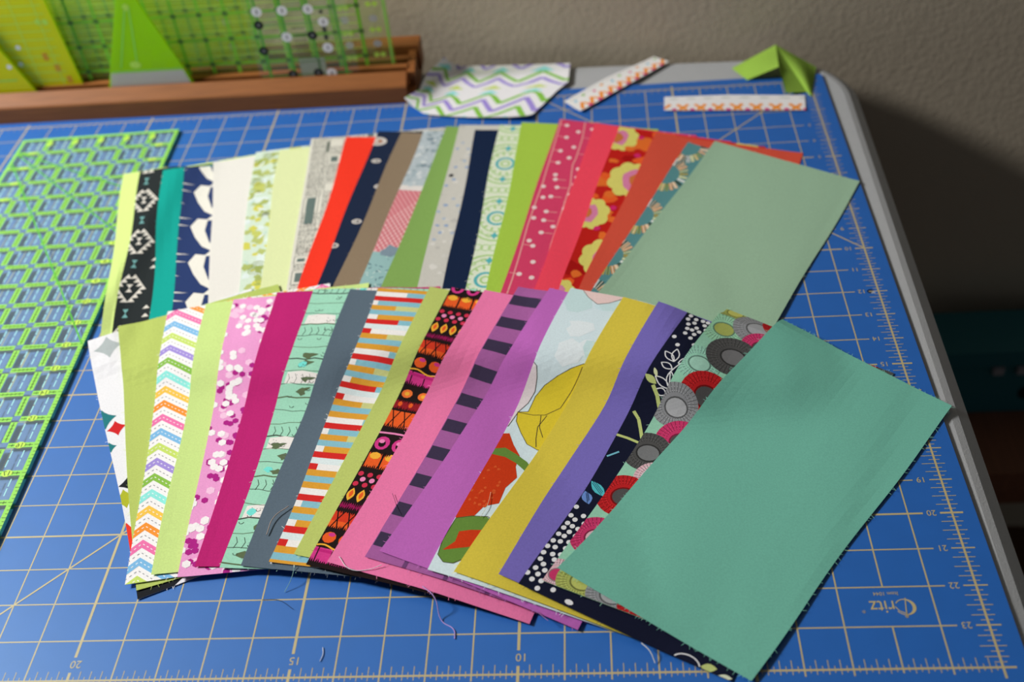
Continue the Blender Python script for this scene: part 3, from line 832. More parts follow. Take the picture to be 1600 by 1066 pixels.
def p_hex(r):
    o = []
    for _ in range(170): o.append((circ(r.uniform(0, 5), r.uniform(0, 10), .12, 6, .13, .5), (246, 200, 230)))
    for n, m, R, c, lay in ((150, 3, .095, (176, 38, 136), 1), (200, 3, .115, (246, 242, 244), 2)):
        for _ in range(n):
            cu, cv = r.uniform(0, 5), r.uniform(0, 10)
            for k in range(m if r.random() < .5 else 1): o.append((circ(cu + r.uniform(-.3, .3), cv + r.uniform(-.3, .3), R, 6, R * 1.08, .5), c, lay))
    return o
def p_cats(r):
    o = []; K = (66, 76, 66); Ol = (96, 112, 82); W = (236, 232, 228); Go = (214, 180, 60); Cy = (120, 226, 216)
    v = 0.12; k = 0
    while v < 10.1:
        h = .46
        for c0 in (0, 1.25, 2.5, 3.75):
            if (k + int(c0 * 2)) % 5 == 3:
                o.append(([(c0 + .08, v), (c0 + .92 + r.uniform(0, .2), v + .03), (c0 + .95, v + h - .08), (c0 + .5, v + h), (c0 + .1, v + h - .06)], W, 1))
                for q in range(5): o.append((circ(c0 + r.uniform(.2, .8), v + r.uniform(.1, .36), .014, 5), (150, 140, 150), 2))
            if r.random() < .45:
                x, y = c0 + r.uniform(.3, .8), v + r.uniform(.1, .34)
                o.append((blob(r, x, y, .15, 9, .5, .11), Ol, 1)); o.append((petal(x, y, r.uniform(-.6, .6), .3, .05), Ol, 1))
            if r.random() < .25:
                x, y = c0 + r.uniform(.3, .8), v + .23
                for s in (-1, 1): o.append(([(x, y), (x + s * .1, y + .08), (x + s * .1, y - .08)], Go, 2))
            if r.random() < .18: o.append((blob(r, c0 + r.uniform(.2, .7), v + .22, .12, 8, .3), Cy, 1))
            for q in range(2):
                x, y = c0 + r.uniform(.1, 1), v + r.uniform(.05, .35)
                o += [(p, K, 2) for p in arc(x, y, .06, 3.14, 6.28, 4, .014)]
        pts = [(x, v + r.uniform(-.04, .04)) for x in np.arange(0, 5.2, .25)]
        o += [(p, K if k % 2 else Ol, 1) for p in pline(pts, .018 if k % 3 else .04)]
        if k % 4 == 1:
            for x in np.arange(.15, 5, .2): o += [(p, K, 2) for p in pline([(x, v), (x + .05, v + .18), (x - .02, v + .34)], .012)]
        v += h; k += 1
    return o
def p_stripes(r):
    o = []; G = (222, 160, 56); Rd = (214, 44, 42); B = (136, 192, 208); W = (240, 238, 236); Li = (204, 208, 140); P = (222, 236, 238)
    seq = [(G, 9, G), (W, .95, B), (Rd, 9, Rd), (W, .15, B), (G, .74, Li), (B, 9, B), (W, .28, G), (Rd, .96, B), (P, 9, W), (Rd, .25, W), (G, .78, Li), (B, 9, B), (G, 9, G), (W, 1.0, B), (Rd, 9, Rd), (W, .17, B), (G, .75, Li), (B, 9, B), (W, .22, G), (Rd, .98, B), (P, 9, W), (Rd, .22, W)]
    h = .2075
    for k in range(50):
        a, s, c = seq[k % 22] if k < 22 else seq[10 + (k - 22) % 12]
        v1 = 10.05 - k * h
        if s > 5: o.append((rect(0, v1 - h, 5, v1), a))
        else:
            o.append((rect(0, v1 - h, s, v1), a)); o.append((rect(s, v1 - h, s + 1.5, v1), c)); o.append((rect(s + 1.5, v1 - h, s + 2.6, v1), a)); o.append((rect(s + 2.6, v1 - h, 5, v1), c))
    return o
def p_tribal(r):
    o = []; K = (30, 20, 20); Pk = (214, 60, 140); Or = (236, 96, 40); Ye = (246, 180, 60); Mg = (150, 24, 84); Rd = (214, 60, 36); LP = (240, 140, 190)
    def band(v0, v1, c): o.append((rect(0, v0, 5, v1), c))
    def grass(v, s, c=K, hh=.14):
        for x in np.arange(0, 5, .055): o.append(([(x, v), (x + .05, v), (x + .025 + r.uniform(-.02, .02), v + s * r.uniform(.4, 1) * hh)], c, 1))
    for t in (10.42, 4.42, -1.6):
        f = lambda d: t - d
        o += [(p, LP, 1) for p in pline([(x, f(.08) + .04 * math.sin(3 * x)) for x in np.arange(0, 5.1, .2)], .06)]
        for x in np.arange(.22, 5, .48): o += [(circ(x, f(.42), .20, 12, .23), Pk, 1), (circ(x, f(.44), .10, 8, .12), K, 2), (circ(x - .03, f(.36), .08, 8, .07), LP, 3)]
        band(f(1.28), f(.76), Or)
        for x in np.arange(0, 5, .42): o += [(seg((x, f(.7)), (x + .02, f(1.25)), .05), K, 1), (circ(x + .21, f(.86), .15, 8, .12), Ye, 1)]
        grass(f(1.28), 1); grass(f(.76), -1)
        for q in range(3):
            for x in np.arange(.1 + .12 * (q % 2), 5, .25): o += [(circ(x, f(1.5 + q * .17), .075, 8, .08), (208, 50, 80) if q % 2 == 0 else LP, 1)]
        for x in np.arange(.13, 5, .27): o += [(petal(x, f(1.98), -1.57, .42, .10), Ye, 1), (petal(x, f(2.05), -1.57, .25, .05), Or, 2)]
        band(f(2.66), f(2.44), Mg); grass(f(2.66), 1); grass(f(2.44), -1)
        band(f(3.28), f(2.74), Or)
        band(f(3.05), f(2.74), Rd)
        for x in np.arange(.05, 5, .3): o += [(p, K, 1) for p in pline([(x, f(2.72)), (x + .1, f(3.0)), (x + .02, f(3.28))], .03)] + [(p, K, 1) for p in pline([(x + .2, f(2.72)), (x + .1, f(3.0)), (x + .2, f(3.28))], .03)]
        grass(f(3.28), 1); grass(f(2.74), -1, K, .1)
        for x in np.arange(.2, 5, .42): o += [(circ(x, f(3.56), .17, 10, .17), Or, 1), (circ(x + .03, f(3.47), .09, 8, .06), Pk, 2)]
        o += [(p, Ye, 2) for p in pline([(x, f(3.83) + .045 * math.sin(9 * x)) for x in np.arange(0, 5.05, .1)], .045)]
        band(f(4.3), f(3.88), Pk)
        for x in np.arange(.1, 5, .36): o.append((seg((x, f(3.86)), (x + .03, f(4.3)), .03), K, 1))
        o.append((rect(0, f(4.18), 5, f(4.06)), LP, 1) if False else (rect(0, f(4.0), 5, f(3.92)), (196, 40, 124), 1)); grass(f(4.3), 1)
        for x in np.arange(.2, 5, .46): o += [(circ(x, f(4.62), .15, 10, .15), (244, 120, 56), 1), (circ(x, f(4.62), .07, 8), Ye, 2)]
        band(f(5.2), f(4.86), (150, 30, 40))
        for x in np.arange(.15, 5, .3): o.append((circ(x, f(5.0), .06, 8, .09), Or, 1))
        grass(f(5.2), 1); grass(f(4.86), -1)
        band(f(5.85), f(5.26), Or)
        for x in np.arange(.05, 5, .32): o += [(p, K, 1) for p in pline([(x, f(5.24)), (x + .12, f(5.55)), (x + .02, f(5.87))], .03)] + [(p, K, 1) for p in pline([(x + .22, f(5.24)), (x + .12, f(5.55)), (x + .22, f(5.87))], .03)]
        grass(f(5.85), 1, K, .18)
    return o
def p_gingham(r):
    o = []
    for k in range(12):
        v0 = 9.18 - k * 0.978
        for u0 in (.02, 1.05, 2.08, 3.11, 4.14): o.append((rect(u0, v0, u0 + .93, v0 + .42), (62, 52, 78)))
    for u0 in (.95, 1.98, 3.01, 4.04): o.append((rect(u0, 0, u0 + .1, 10), (112, 68, 118), 1))
    return o
def p_bouquet(r):
    o = []; Pk = (234, 206, 202); Y = (222, 200, 54); K = (70, 60, 50); Rd = (206, 60, 24); Gn = (104, 142, 62); W = (214, 232, 236)
    def out(pts, c, lay, line=True):
        o.append((pts, c, lay))
        if line:
            jit = [(x + r.uniform(-.02, .02), y + r.uniform(-.02, .02)) for x, y in pts]
            o.extend((p, K, lay + 1) for p in pline(jit + [jit[0]], .016))
    for off in (0, 2.6):
        T = lambda pts: [(x + off, y) for x, y in pts]
        for _ in range(14): o.append((blob(r, off + r.uniform(0, 2.4), r.uniform(6.5, 10), r.uniform(.2, .5), 10, .3), r.choice([(206, 230, 236), (228, 238, 242), (200, 226, 228)])))
        out(T([(.23, 10.3), (.40, 9.95), (.63, 9.75), (.98, 9.52), (1.28, 9.64), (1.56, 9.93), (1.9, 9.9), (2.3, 10.4), (.87, 10.5)]), Pk, 1)
        out(T([(-.1, 7.0), (.09, 6.84), (.23, 6.5), (.3, 6.1), (.23, 5.7), (.08, 5.33), (.02, 4.76), (-.2, 4.8)]), (232, 220, 224), 1)
        out(T([(1.33, 7.31), (1.01, 7.06), (.71, 6.76), (.48, 6.38), (.36, 5.98), (.33, 5.43), (.06, 5.32), (.15, 5.03), (.39, 4.69), (.68, 4.38), (1.03, 4.26), (1.6, 4.6), (2.1, 5.6), (1.9, 6.8)]), Y, 1)
        for ln in ([(.1, 5.32), (.5, 5.35), (.8, 5.45), (1.1, 5.8), (1.2, 6.4), (1.3, 7.2)], [(.85, 5.45), (.75, 5.0), (.85, 4.6), (.95, 4.35)], [(.7, 5.4), (.8, 5.0), (1.0, 4.7)]): o.extend((p, K, 3) for p in pline(T(ln), .018))
        out(T([(-.2, 4.3), (0, 4.5), (.14, 4.56), (.38, 4.24), (.67, 3.94), (.71, 3.58), (.88, 3.26), (.75, 2.85), (.8, 2.34), (.51, 2.13), (.41, 1.78), (.02, 1.58), (-.2, 1.8)]), Rd, 1, False)
        for _ in range(20): o.append((blob(r, off + r.uniform(0, .6), r.uniform(2.1, 3.4), .04, 6, .5), (220, 92, 44), 2))
        o.append((T([(-.1, 3.90), (.23, 4.07), (.56, 3.97), (.91, 3.82), (1.3, 3.5), (1.3, 3.2), (.97, 3.53), (.67, 3.69), (.34, 3.78), (-.1, 3.74)]), Gn, 2))
        out(T([(.02, 1.58), (.37, 1.77), (.71, 1.85), (1.0, 1.7), (1.0, 1.3), (.9, .8), (.64, .5), (.49, .35), (.25, .3), (.05, .45), (-.02, .9)]), Gn, 2)
        o.append((T([(.26, 1.23), (.5, 1.36), (.9, 1.5), (.85, 1.0), (.64, .88), (.11, .61), (.29, .93)]), Rd, 3))
        o.append((T([(.9, 2.0), (1.4, 2.3), (2.0, 1.8), (1.7, 1.1), (1.1, 1.2)]), Rd, 1)); o.append((T([(1.3, 2.9), (1.9, 3.5), (2.4, 3.2), (2.2, 2.4)]), Pk, 1))
    return o
def p_navy(r):
    o = []; W = (238, 238, 242); Gn = (196, 208, 130)
    d1 = [(.14, 9.92), (.13, 9.74), (.34, 9.69), (.32, 9.86), (.5, 9.91), (.64, 9.93), (.8, 9.83), (.61, 9.76), (.22, 9.55), (.47, 9.53), (.27, 9.36), (.40, 9.38), (.59, 9.42), (.71, 9.6), (.8, 9.45), (.3, 9.15), (.52, 9.24), (.91, 9.28), (.5, 9.04), (.74, 9.1), (.69, 8.84), (.32, 8.6), (.11, 8.86)]
    d2 = [(.06, 2.67), (.07, 2.37), (.33, 2.5), (.21, 2.3), (.45, 2.3), (.11, 2.12), (.10, 1.95), (.25, 2.09), (.40, 2.08), (.27, 1.90), (.09, 1.72), (.23, 1.73), (.45, 1.86), (.08, 1.48), (.23, 1.54), (.41, 1.62), (.05, 1.27), (.21, 1.33), (.43, 1.42), (.06, 1.06), (.26, 1.12), (.42, 1.2), (.09, .86), (.37, 1.0), (.22, .76), (.12, .58), (.33, .62), (.03, .37), (.25, .45), (.20, .26), (.40, .32), (.42, .10), (.74, .24), (1.19, .12), (.53, 2.99)]
    for off, dv in ((0, 0), (1.55, -.6), (3.1, .2)):
        for i, (u, v) in enumerate(d1 + d2):
            if off and v + dv < .9: continue
            o.append((circ(u + off, v + dv, .062 if i != 56 else .1, 10, .07), W))
        for u, v, a, l in ((.50, 7.95, 1.8, .5), (.5, 7.95, 2.5, .45), (.62, 7.95, .9, .42), (.56, 7.7, 2.9, .35), (.72, 7.15, 1.9, .5), (.72, 7.15, 2.8, .5), (.78, 7.2, .8, .4), (.70, 6.98, 3.1, .3)):
            lf = [(x + off, y + dv) for x, y in petal(u, v, a, l, .10)]
            o += [(p, W, 1) for p in pline(lf + [lf[0]], .03)]
        for ln, w in (([(.75, 8.2), (.55, 7.6), (.8, 6.9)], .03),): o += [(p, W, 1) for p in pline([(x + off, y + dv) for x, y in ln], w)]
        for ln, w in (([(.29, 7.06), (.50, 6.85), (.62, 6.65), (.79, 6.4), (.86, 6.1)], .10), ([(.11, 6.18), (.32, 6.0), (.48, 5.72), (.62, 5.45), (.74, 5.25)], .09), ([(.0, 5.26), (.3, 5.28), (.74, 5.25), (.95, 5.5)], .08)): o += [(p, Gn, 1) for p in pline([(x + off, y + dv) for x, y in ln], w)]
        o.append((petal(.36 + off, 7.12 + dv, 2.8, .4, .1), Gn, 2)); o.append((petal(.3 + off, 7.3 + dv, 2.2, .3, .05), (220, 226, 180), 2))
        o.append((seg((.05 + off, 4.48 + dv), (.27 + off, 4.76 + dv), .05), (120, 190, 210), 1))
        for (x, y, a, l, c) in ((.02, 3.58, -.55, .58, (84, 196, 206)), (.02, 3.22, -.9, .42, (112, 150, 220))):
            o.append((petal(x + off, y + dv, a, l, .13), c, 1))
            for q in (-.05, 0, .05): o += [(p, (30, 50, 80), 2) for p in pline([(x + off + .05, y + dv + q), (x + off + l * .8 * math.cos(a), y + dv + q + l * .8 * math.sin(a))], .014)]
    o += [(p, W, 1) for p in arc(4.0, -.05, .3, .3, 2.8, 8, .03, .22)]; o.append((petal(4.3, .03, .3, .35, .1), Gn, 1)); o.append((petal(4.7, .0, .2, .3, .06), (220, 226, 200), 1))
    return o
def p_umbrellas(r):
    o = []; K = (84, 84, 84); Gy = (150, 152, 156); Rd = (196, 36, 40); Pk = (210, 60, 112); Mi = (150, 214, 186); Ol = (176, 186, 100); Lp = (232, 190, 200)
    items = [(.26, 9.95, .5, Ol, (206, 208, 110)), (.36, 9.0, .62, (160, 218, 180), Ol), (.39, 7.41, .62, (158, 216, 192), (170, 220, 200)), (1.15, 9.55, .68, Gy, (172, 174, 178)), (1.75, 10.05, .6, Rd, K), (1.55, 8.9, .55, Pk, K), (1.05, 8.15, .72, K, (120, 120, 122)), (.98, 6.62, .70, Rd, K), (.38, 6.0, .62, Gy, (182, 184, 188)), (.95, 5.1, .66, Pk, K), (.33, 4.44, .62, K, (124, 126, 128)), (.85, 3.75, .5, Lp, Pk), (.42, 2.96, .64, Rd, K), (.45, 1.6, .6, Pk, Lp), (.18, .3, .42, Lp, Pk), (.75, .36, .55, Ol, (196, 202, 110)), (1.5, .3, .55, Gy, (176, 178, 180)), (2.2, .3, .5, Rd, K), (2.9, .2, .5, Ol, K), (4.75, 9.9, .6, Rd, K)]
    for _ in range(26): items.append((r.uniform(1.9, 5), r.uniform(.8, 10), r.uniform(.5, .7), r.choice([K, Gy, Rd, Pk, Ol, Lp]), r.choice([K, Gy, Lp])))
    items = items[20:] + items[:20]
    for n, (u, v, R, c, ci) in enumerate(items):
        z = n * 0.12                                             # later discs lie over earlier ones
        o.append((circ(u, v, R, 28, R * .98), c, z))
        dk = tuple(int(q * .62) for q in c); lt = tuple(min(255, int(q * 1.2 + 18)) for q in c)
        for k in range(34):
            a = k * 6.283 / 34
            o.append((seg((u + R * .55 * math.cos(a), v + R * .55 * math.sin(a)), (u + R * .98 * math.cos(a), v + R * .98 * math.sin(a)), .016), dk, z + .03))
        for rr in (.62, .78):
            for k in range(40):
                a = k * 6.283 / 40; o.append((circ(u + R * rr * math.cos(a), v + R * rr * math.sin(a), .014, 4), lt, z + .05))
        o.append((circ(u + .05, v - .03, R * .52, 18, R * .46), dk, z + .07)); o.append((circ(u + .05, v - .03, R * .45, 18, R * .39), ci, z + .09))
    return o

# ------------------------------------------------------------------ the two fans of fabric strips
GR = 'fabric strips fanned across the rear row'; GF = 'fabric strips fanned across the front row'
REAR = [
 ((-24.832, 20.079), (-22.899, 11.347), (216, 240, 146), p_none, 'pale lime cotton strip lying partly over the flat clear ruler'),
 ((-24.218, 20.161), (-22.569, 11.469), (42, 48, 50), p_aztec, 'charcoal cotton strip printed with white triangle diamonds and small teal bow shapes'),
 ((-23.386, 20.123), (-21.648, 12.134), (22, 166, 154), p_none, 'plain bright teal cotton strip between the charcoal diamond print and navy wave print'),
 ((-22.601, 20.194), (-21.016, 12.396), (44, 62, 110), p_waves, 'navy cotton strip printed with large white curling shapes'),
 ((-21.646, 20.587), (-19.931, 12.768), (232, 230, 224), p_none, 'plain white cotton strip beside the navy curling print'),
 ((-20.221, 21.077), (-19.077, 13.157), (214, 232, 214), p_greenfloral, 'pale aqua cotton strip covered with small olive and lime flowers'),
 ((-19.324, 21.082), (-18.360, 13.211), (224, 234, 178), p_none, 'plain pale yellow green cotton strip next to the newsprint fabric'),
 ((-18.265, 21.812), (-17.506, 13.062), (226, 224, 212), p_news, 'cream cotton strip printed like old newspaper columns in grey'),
 ((-16.895, 21.722), (-17.115, 13.128), (250, 60, 40), p_none, 'plain bright red orange cotton strip beside the newsprint fabric'),
 ((-15.821, 22.035), (-16.574, 13.148), (30, 42, 68), p_ovals, 'dark navy cotton strip with a few scattered small pale ovals'),
 ((-14.931, 21.840), (-15.984, 13.095), (142, 124, 102), p_none, 'plain taupe brown cotton strip'),
 ((-14.103, 21.870), (-15.208, 13.140), (182, 194, 200), p_patch, 'patchwork print cotton strip in grey blue, pink hatching and teal'),
 ((-13.252, 22.059), (-14.473, 13.047), (134, 172, 92), p_none, 'plain leaf green cotton strip beside the patchwork print'),
 ((-12.828, 22.055), (-13.387, 12.975), (206, 204, 196), p_greyprint, 'light grey cotton strip with faint blue spots'),
 ((-12.189, 21.626), (-12.586, 13.015), (22, 38, 68), p_none, 'plain dark navy cotton strip beside the light grey spotted one'),
 ((-11.343, 21.880), (-11.892, 12.877), (228, 238, 214), p_medallion, 'white cotton strip with lime scroll medallions and turquoise rings'),
 ((-10.502, 21.962), (-11.256, 12.713), (170, 206, 76), p_none, 'plain vivid lime green cotton strip beside the medallion print'),
 ((-9.163, 22.057), (-10.806, 12.582), (216, 66, 106), p_pins, 'deep pink cotton strip with pale dots on stems and wavy lines'),
 ((-7.881, 21.663), (-9.856, 12.512), (246, 74, 96), p_none, 'plain coral pink cotton strip'),
 ((-7.066, 21.324), (-9.069, 12.538), (196, 32, 26), p_redfloral, 'red cotton strip with large yellow and pink flowers and orange patches'),
 ((-5.774, 20.824), (-8.524, 12.408), (216, 84, 64), p_none, 'plain rust orange cotton strip beside the red flower print'),
 ((-4.734, 20.117), (-8.175, 12.223), (92, 146, 150), p_tealfans, 'dusty teal cotton strip with rings of colourful dashes'),
 ((-3.798, 20.111), (-8.335, 11.340), (160, 194, 165), p_none, 'plain pale sage green cotton piece lying uppermost beside the dusty teal strip'),
]
FRONT = [
 ((-23.177, 11.117), (-18.985, 2.067), (232, 233, 238), p_diamonds, 'white cotton strip with scattered concave diamonds in grey, teal, red and black'),
 ((-22.427, 11.673), (-19.107, 2.278), (182, 200, 106), p_none, 'plain olive lime cotton strip with its far edge lifted, beside the diamond print'),
 ((-21.043, 12.289), (-19.391, 2.433), (244, 243, 244), p_chevron, 'white cotton strip with rainbow chevron stripes and dotted lines'),
 ((-19.879, 12.465), (-18.805, 2.681), (202, 228, 142), p_none, 'plain light lime cotton strip between the chevron and pink hexagon prints'),
 ((-19.035, 12.550), (-18.126, 2.578), (236, 160, 212), p_hex, 'pink cotton strip scattered with white and magenta hexagons'),
 ((-17.691, 12.706), (-17.768, 2.847), (190, 38, 116), p_none, 'plain magenta cotton strip'),
 ((-16.582, 12.737), (-17.118, 2.781), (160, 218, 192), p_cats, 'mint cotton strip with thin sketched rows of small animals and gold bows'),
 ((-15.392, 12.597), (-16.646, 2.803), (92, 108, 122), p_none, 'plain slate grey cotton strip'),
 ((-14.527, 12.575), (-15.970, 2.872), (240, 238, 236), p_stripes, 'cotton strip with broken bars of gold, red, blue and white'),
 ((-12.938, 12.524), (-15.402, 3.065), (190, 204, 112), p_none, 'plain yellowish green cotton strip beside the black and orange print'),
 ((-12.316, 12.449), (-15.003, 2.730), (34, 24, 24), p_tribal, 'black cotton strip with bands of orange, magenta and yellow petals and circles'),
 ((-11.343, 12.257), (-14.501, 2.758), (238, 124, 174), p_none, 'plain candy pink cotton strip, its near edge lifted from the mat'),
 ((-10.333, 12.331), (-13.634, 2.872), (166, 96, 160), p_gingham, 'purple and near black gingham cotton strip'),
 ((-9.371, 12.081), (-13.309, 3.004), (190, 104, 188), p_none, 'plain orchid purple cotton strip over the gingham'),
 ((-8.764, 12.009), (-12.098, 2.434), (214, 232, 238), p_bouquet, 'pale blue cotton strip with sketched yellow, red and pink flowers'),
 ((-7.244, 11.469), (-11.450, 2.327), (222, 202, 74), p_none, 'plain mustard yellow cotton strip'),
 ((-6.283, 11.204), (-10.502, 2.273), (124, 112, 194), p_none, 'plain periwinkle purple cotton strip'),
 ((-5.581, 10.757), (-9.964, 1.950), (22, 26, 48), p_navy, 'near black navy cotton strip with white dots, outlined leaves and green stems'),
 ((-4.385, 11.240), (-9.493, 2.047), (158, 216, 188), p_umbrellas, 'mint cotton strip covered with ribbed grey, red and pink discs'),
 ((-2.919, 10.689), (-9.162, 2.371), (118, 190, 170), p_none, 'plain jade green cotton piece lying uppermost over the ribbed disc print'),
]
for i, (TL, BL, c, pf, lab) in enumerate(REAR):
    kw = {}
    if i == 22: kw = dict(TR=(0.55, 17.41), BR=(-4.05, 8.95), wave=0.018)
    kw = {15: dict(TR=(-6.5, 21.45)), 16: dict(TR=(-5.65, 21.25)), 17: dict(TR=(-4.4, 20.72)), 18: dict(TR=(-3.25, 20.2)), 21: dict(TR=(-0.55, 17.6))}.get(i, kw)
    if i == 20: kw = dict(TR=(-0.96, 19.25))
    if i == 19: kw = dict(TR=(-2.18, 19.77))
    strip(TL, BL, c, pf(random.Random(100 + i)), lab, GR, 300 + i, length=10.0, **kw)
for i, (TL, BL, c, pf, lab) in enumerate(FRONT):
    kw = {}
    if i == 19: kw = dict(TR=(0.86, 7.36), BR=(-5.16, -0.26), fray=150, wave=0.022)
    if i == 4: kw = dict(TR=(-14.2, 12.66))
    if i == 15: kw = dict(BR=(-6.9, 0.56))
    if i == 18: kw = dict(TR=(-0.32, 8.62), BR=(-4.95, 0.25))
    if i == 11: kw = dict(wave=0.015, lift=0.04)
    if i == 1:
        kw = dict(TR=(-17.82, 13.32))
    strip(TL, BL, c, pf(random.Random(200 + i)), lab, GF, 500 + i, **kw)

# ------------------------------------------------------------------ loose scraps behind the fans
def coons(bot, rgt, top, lft, W, H):
    """patch between four boundary polylines (inch points); bot/top left to right, lft/rgt near to far"""
    def P(pl, t):
        t = min(max(t, 0), 1) * (len(pl) - 1); i = min(int(t), len(pl) - 2); f = t - i
        return np.array(pl[i], float) * (1 - f) + np.array(pl[i + 1], float) * f
    def f(u, v):
        s, t = u / W, v / H
        p = (1 - t) * P(bot, s) + t * P(top, s) + (1 - s) * P(lft, t) + s * P(rgt, t)
        p = p - ((1 - s) * (1 - t) * np.array(bot[0]) + s * (1 - t) * np.array(bot[-1]) + (1 - s) * t * np.array(top[0]) + s * t * np.array(top[-1]))
        return float(p[0]), float(p[1])
    return f
def p_zig(r):
    o = []; cs = [((140, 200, 80), .11), ((250, 250, 250), .1), ((164, 146, 222), .11), ((160, 232, 232), .11), ((206, 224, 120), .11)]
    seq = [0, 2, 3, 0, 2, 4, 3, 0, 2, 0, 3]
    for k, s in enumerate(seq):
        v0 = 5.0 - k * .52; c, h = cs[s]
        pts = [(x * .8 - .3, v0 + (.4 if x % 2 else -.4)) for x in range(0, 11)]
        if s >= 3:
            for j in range(0, 10, 2): o.append(([(pts[j][0] + .35, v0 - .15), (pts[j][0] + 1.2, v0 - .1), (pts[j][0] + .8, v0 + .3)], c))
        else: o += [(p, c, 1) for p in pline(pts, h * 1.5)]
    return o
def p_orange(r):
    o = []
    for k in range(14):
        u = .2 + k * .5
        o.append((seg((u, .05), (u + .28, .42), .14), (244, 148, 44))); o.append((seg((u + .5, .02), (u + .3, .36), .11), (246, 164, 70)))
        o.append((circ(u + .4, .06, .10, 8), (222, 60, 130), 1)); o.append((circ(u + .15, .62 + .1 * (k % 2), .07, 8), [(110, 190, 220), (140, 200, 80), (222, 60, 130), (244, 160, 50)][k % 4], 1))
        for q in range(5): o.append((rect(u + q * .09, .78, u + q * .09 + .05, .82), (150, 156, 150)))
    return o
def p_orange_lite(r):
    o = []
    for k in range(9):
        u = -.1 + k * .66
        o.append((seg((u, .02), (u + .34, .40), .13), (244, 150, 48))); o.append((seg((u + .95, .02), (u + .58, .40), .13), (244, 150, 48))); o.append((circ(u + .48, .04, .10, 8), (222, 60, 130), 1))
        o.append((blob(r, u + .45, .78, .2, 8, .2, .05), (206, 210, 206)))
    return o
SG = 'fabric scraps behind the fans'
f = coons([(-15.0, 23.85), (-14.2, 23.1), (-12.34, 22.63), (-10.32, 22.3)], [(-10.32, 22.3), (-9.3, 24.2), (-8.80, 24.9), (-8.72, 26.3)], [(-13.6, 26.0), (-12.6, 26.5), (-11, 26.5), (-8.72, 26.3)], [(-15.0, 23.85), (-14.42, 24.15), (-14.2, 25.1), (-13.6, 26.0)], 6.2, 4.4)
sheet('fabric_scrap', 6.2, 4.4, f, (240, 239, 242), p_zig(random.Random(5)), 'large white scrap with green, purple and aqua zigzags curling up against the rack', 'fabric scrap', SG, wave=0.03, lift=0.02, seed=70, zextra=lambda u, v: 0.78 * math.exp(-u / 1.0) * (0.45 + 0.55 * v / 4.4) + 0.02 * max(0, (u - 4.5)))
f = coons([(-8.41, 22.64), (-6.6, 24.4), (-4.95, 26.05)], [(-4.95, 26.05), (-5.5, 26.5)], [(-9.0, 23.45), (-7.3, 25.1), (-5.5, 26.5)], [(-8.41, 22.64), (-9.0, 23.45)], 5.0, 0.95)
sheet('fabric_scrap', 5.0, 0.95, f, (238, 236, 234), p_orange(random.Random(6)), 'narrow white scrap with orange and pink marks lying slantwise over the mat edge', 'fabric scrap', SG, wave=0.03, lift=0.02, seed=71, zextra=lambda u, v: 0.03 + 0.02 * math.sin(u))
f = coons([(-5.41, 22.43), (-3, 22.18), (-0.45, 21.92)], [(-0.45, 21.92), (-0.32, 22.97)], [(-5.34, 23.40), (-3, 23.3), (-0.32, 22.97)], [(-5.41, 22.43), (-5.34, 23.40)], 5.0, 0.95)
sheet('fabric_scrap', 5.0, 0.95, f, (236, 234, 234), p_orange_lite(random.Random(7)), 'narrow white scrap with an orange zigzag border lying straight along the mat', 'fabric scrap', SG, wave=0.015, lift=0.02, seed=72)
# folded lime scrap: two flaps meeting at a raised crease
def fold_patch(corners, n=8, bow=0.0):
    """corners a,b,c,d (x,y,z) -> grid, bowed slightly"""
    a, b_, c, d = [np.array(q, float) for q in corners]; g = []
    for j in range(n + 1):
        for i in range(n + 1):
            s, t = i / n, j / n
            p = (a * (1 - s) + b_ * s) * (1 - t) + (d * (1 - s) + c * s) * t
            p[2] += bow * math.sin(math.pi * s) * math.sin(math.pi * t)
            g.append(tuple(p))
    return g, n
b = MB(); LM = lin((148, 186, 74))
apex = (-1.0, 25.75, 0.62); crease = (-1.1, 24.2, 0.55)
for cs, bow in ((((-2.66, 25.25, 0.03), (-2.2, 24.3, 0.03), crease, apex), 0.08), ((apex, crease, (-1.0, 23.0, 0.16), (-0.2, 23.2, 0.02)), 0.0), ((apex, (-0.2, 23.2, 0.02), (-0.1, 22.85, 0.03), (0.42, 24.95, 0.03)), 0.12)):
    g, n = fold_patch(cs, 8, bow)
    for j in range(n):
        for i in range(n):
            q = [g[j * (n + 1) + i], g[j * (n + 1) + i + 1], g[(j + 1) * (n + 1) + i + 1], g[(j + 1) * (n + 1) + i]]
            b.face(q, 0, LM); b.face([(x, y, z - 0.012) for x, y, z in reversed(q)], 0, LM)
o = b.build('fabric_scrap', M_FABRIC, None, (-1.0, 24.3, 0.02), cols=True)
tag(o, 'folded bright lime scrap tented over the far corner of the mat', 'fabric scrap', SG)

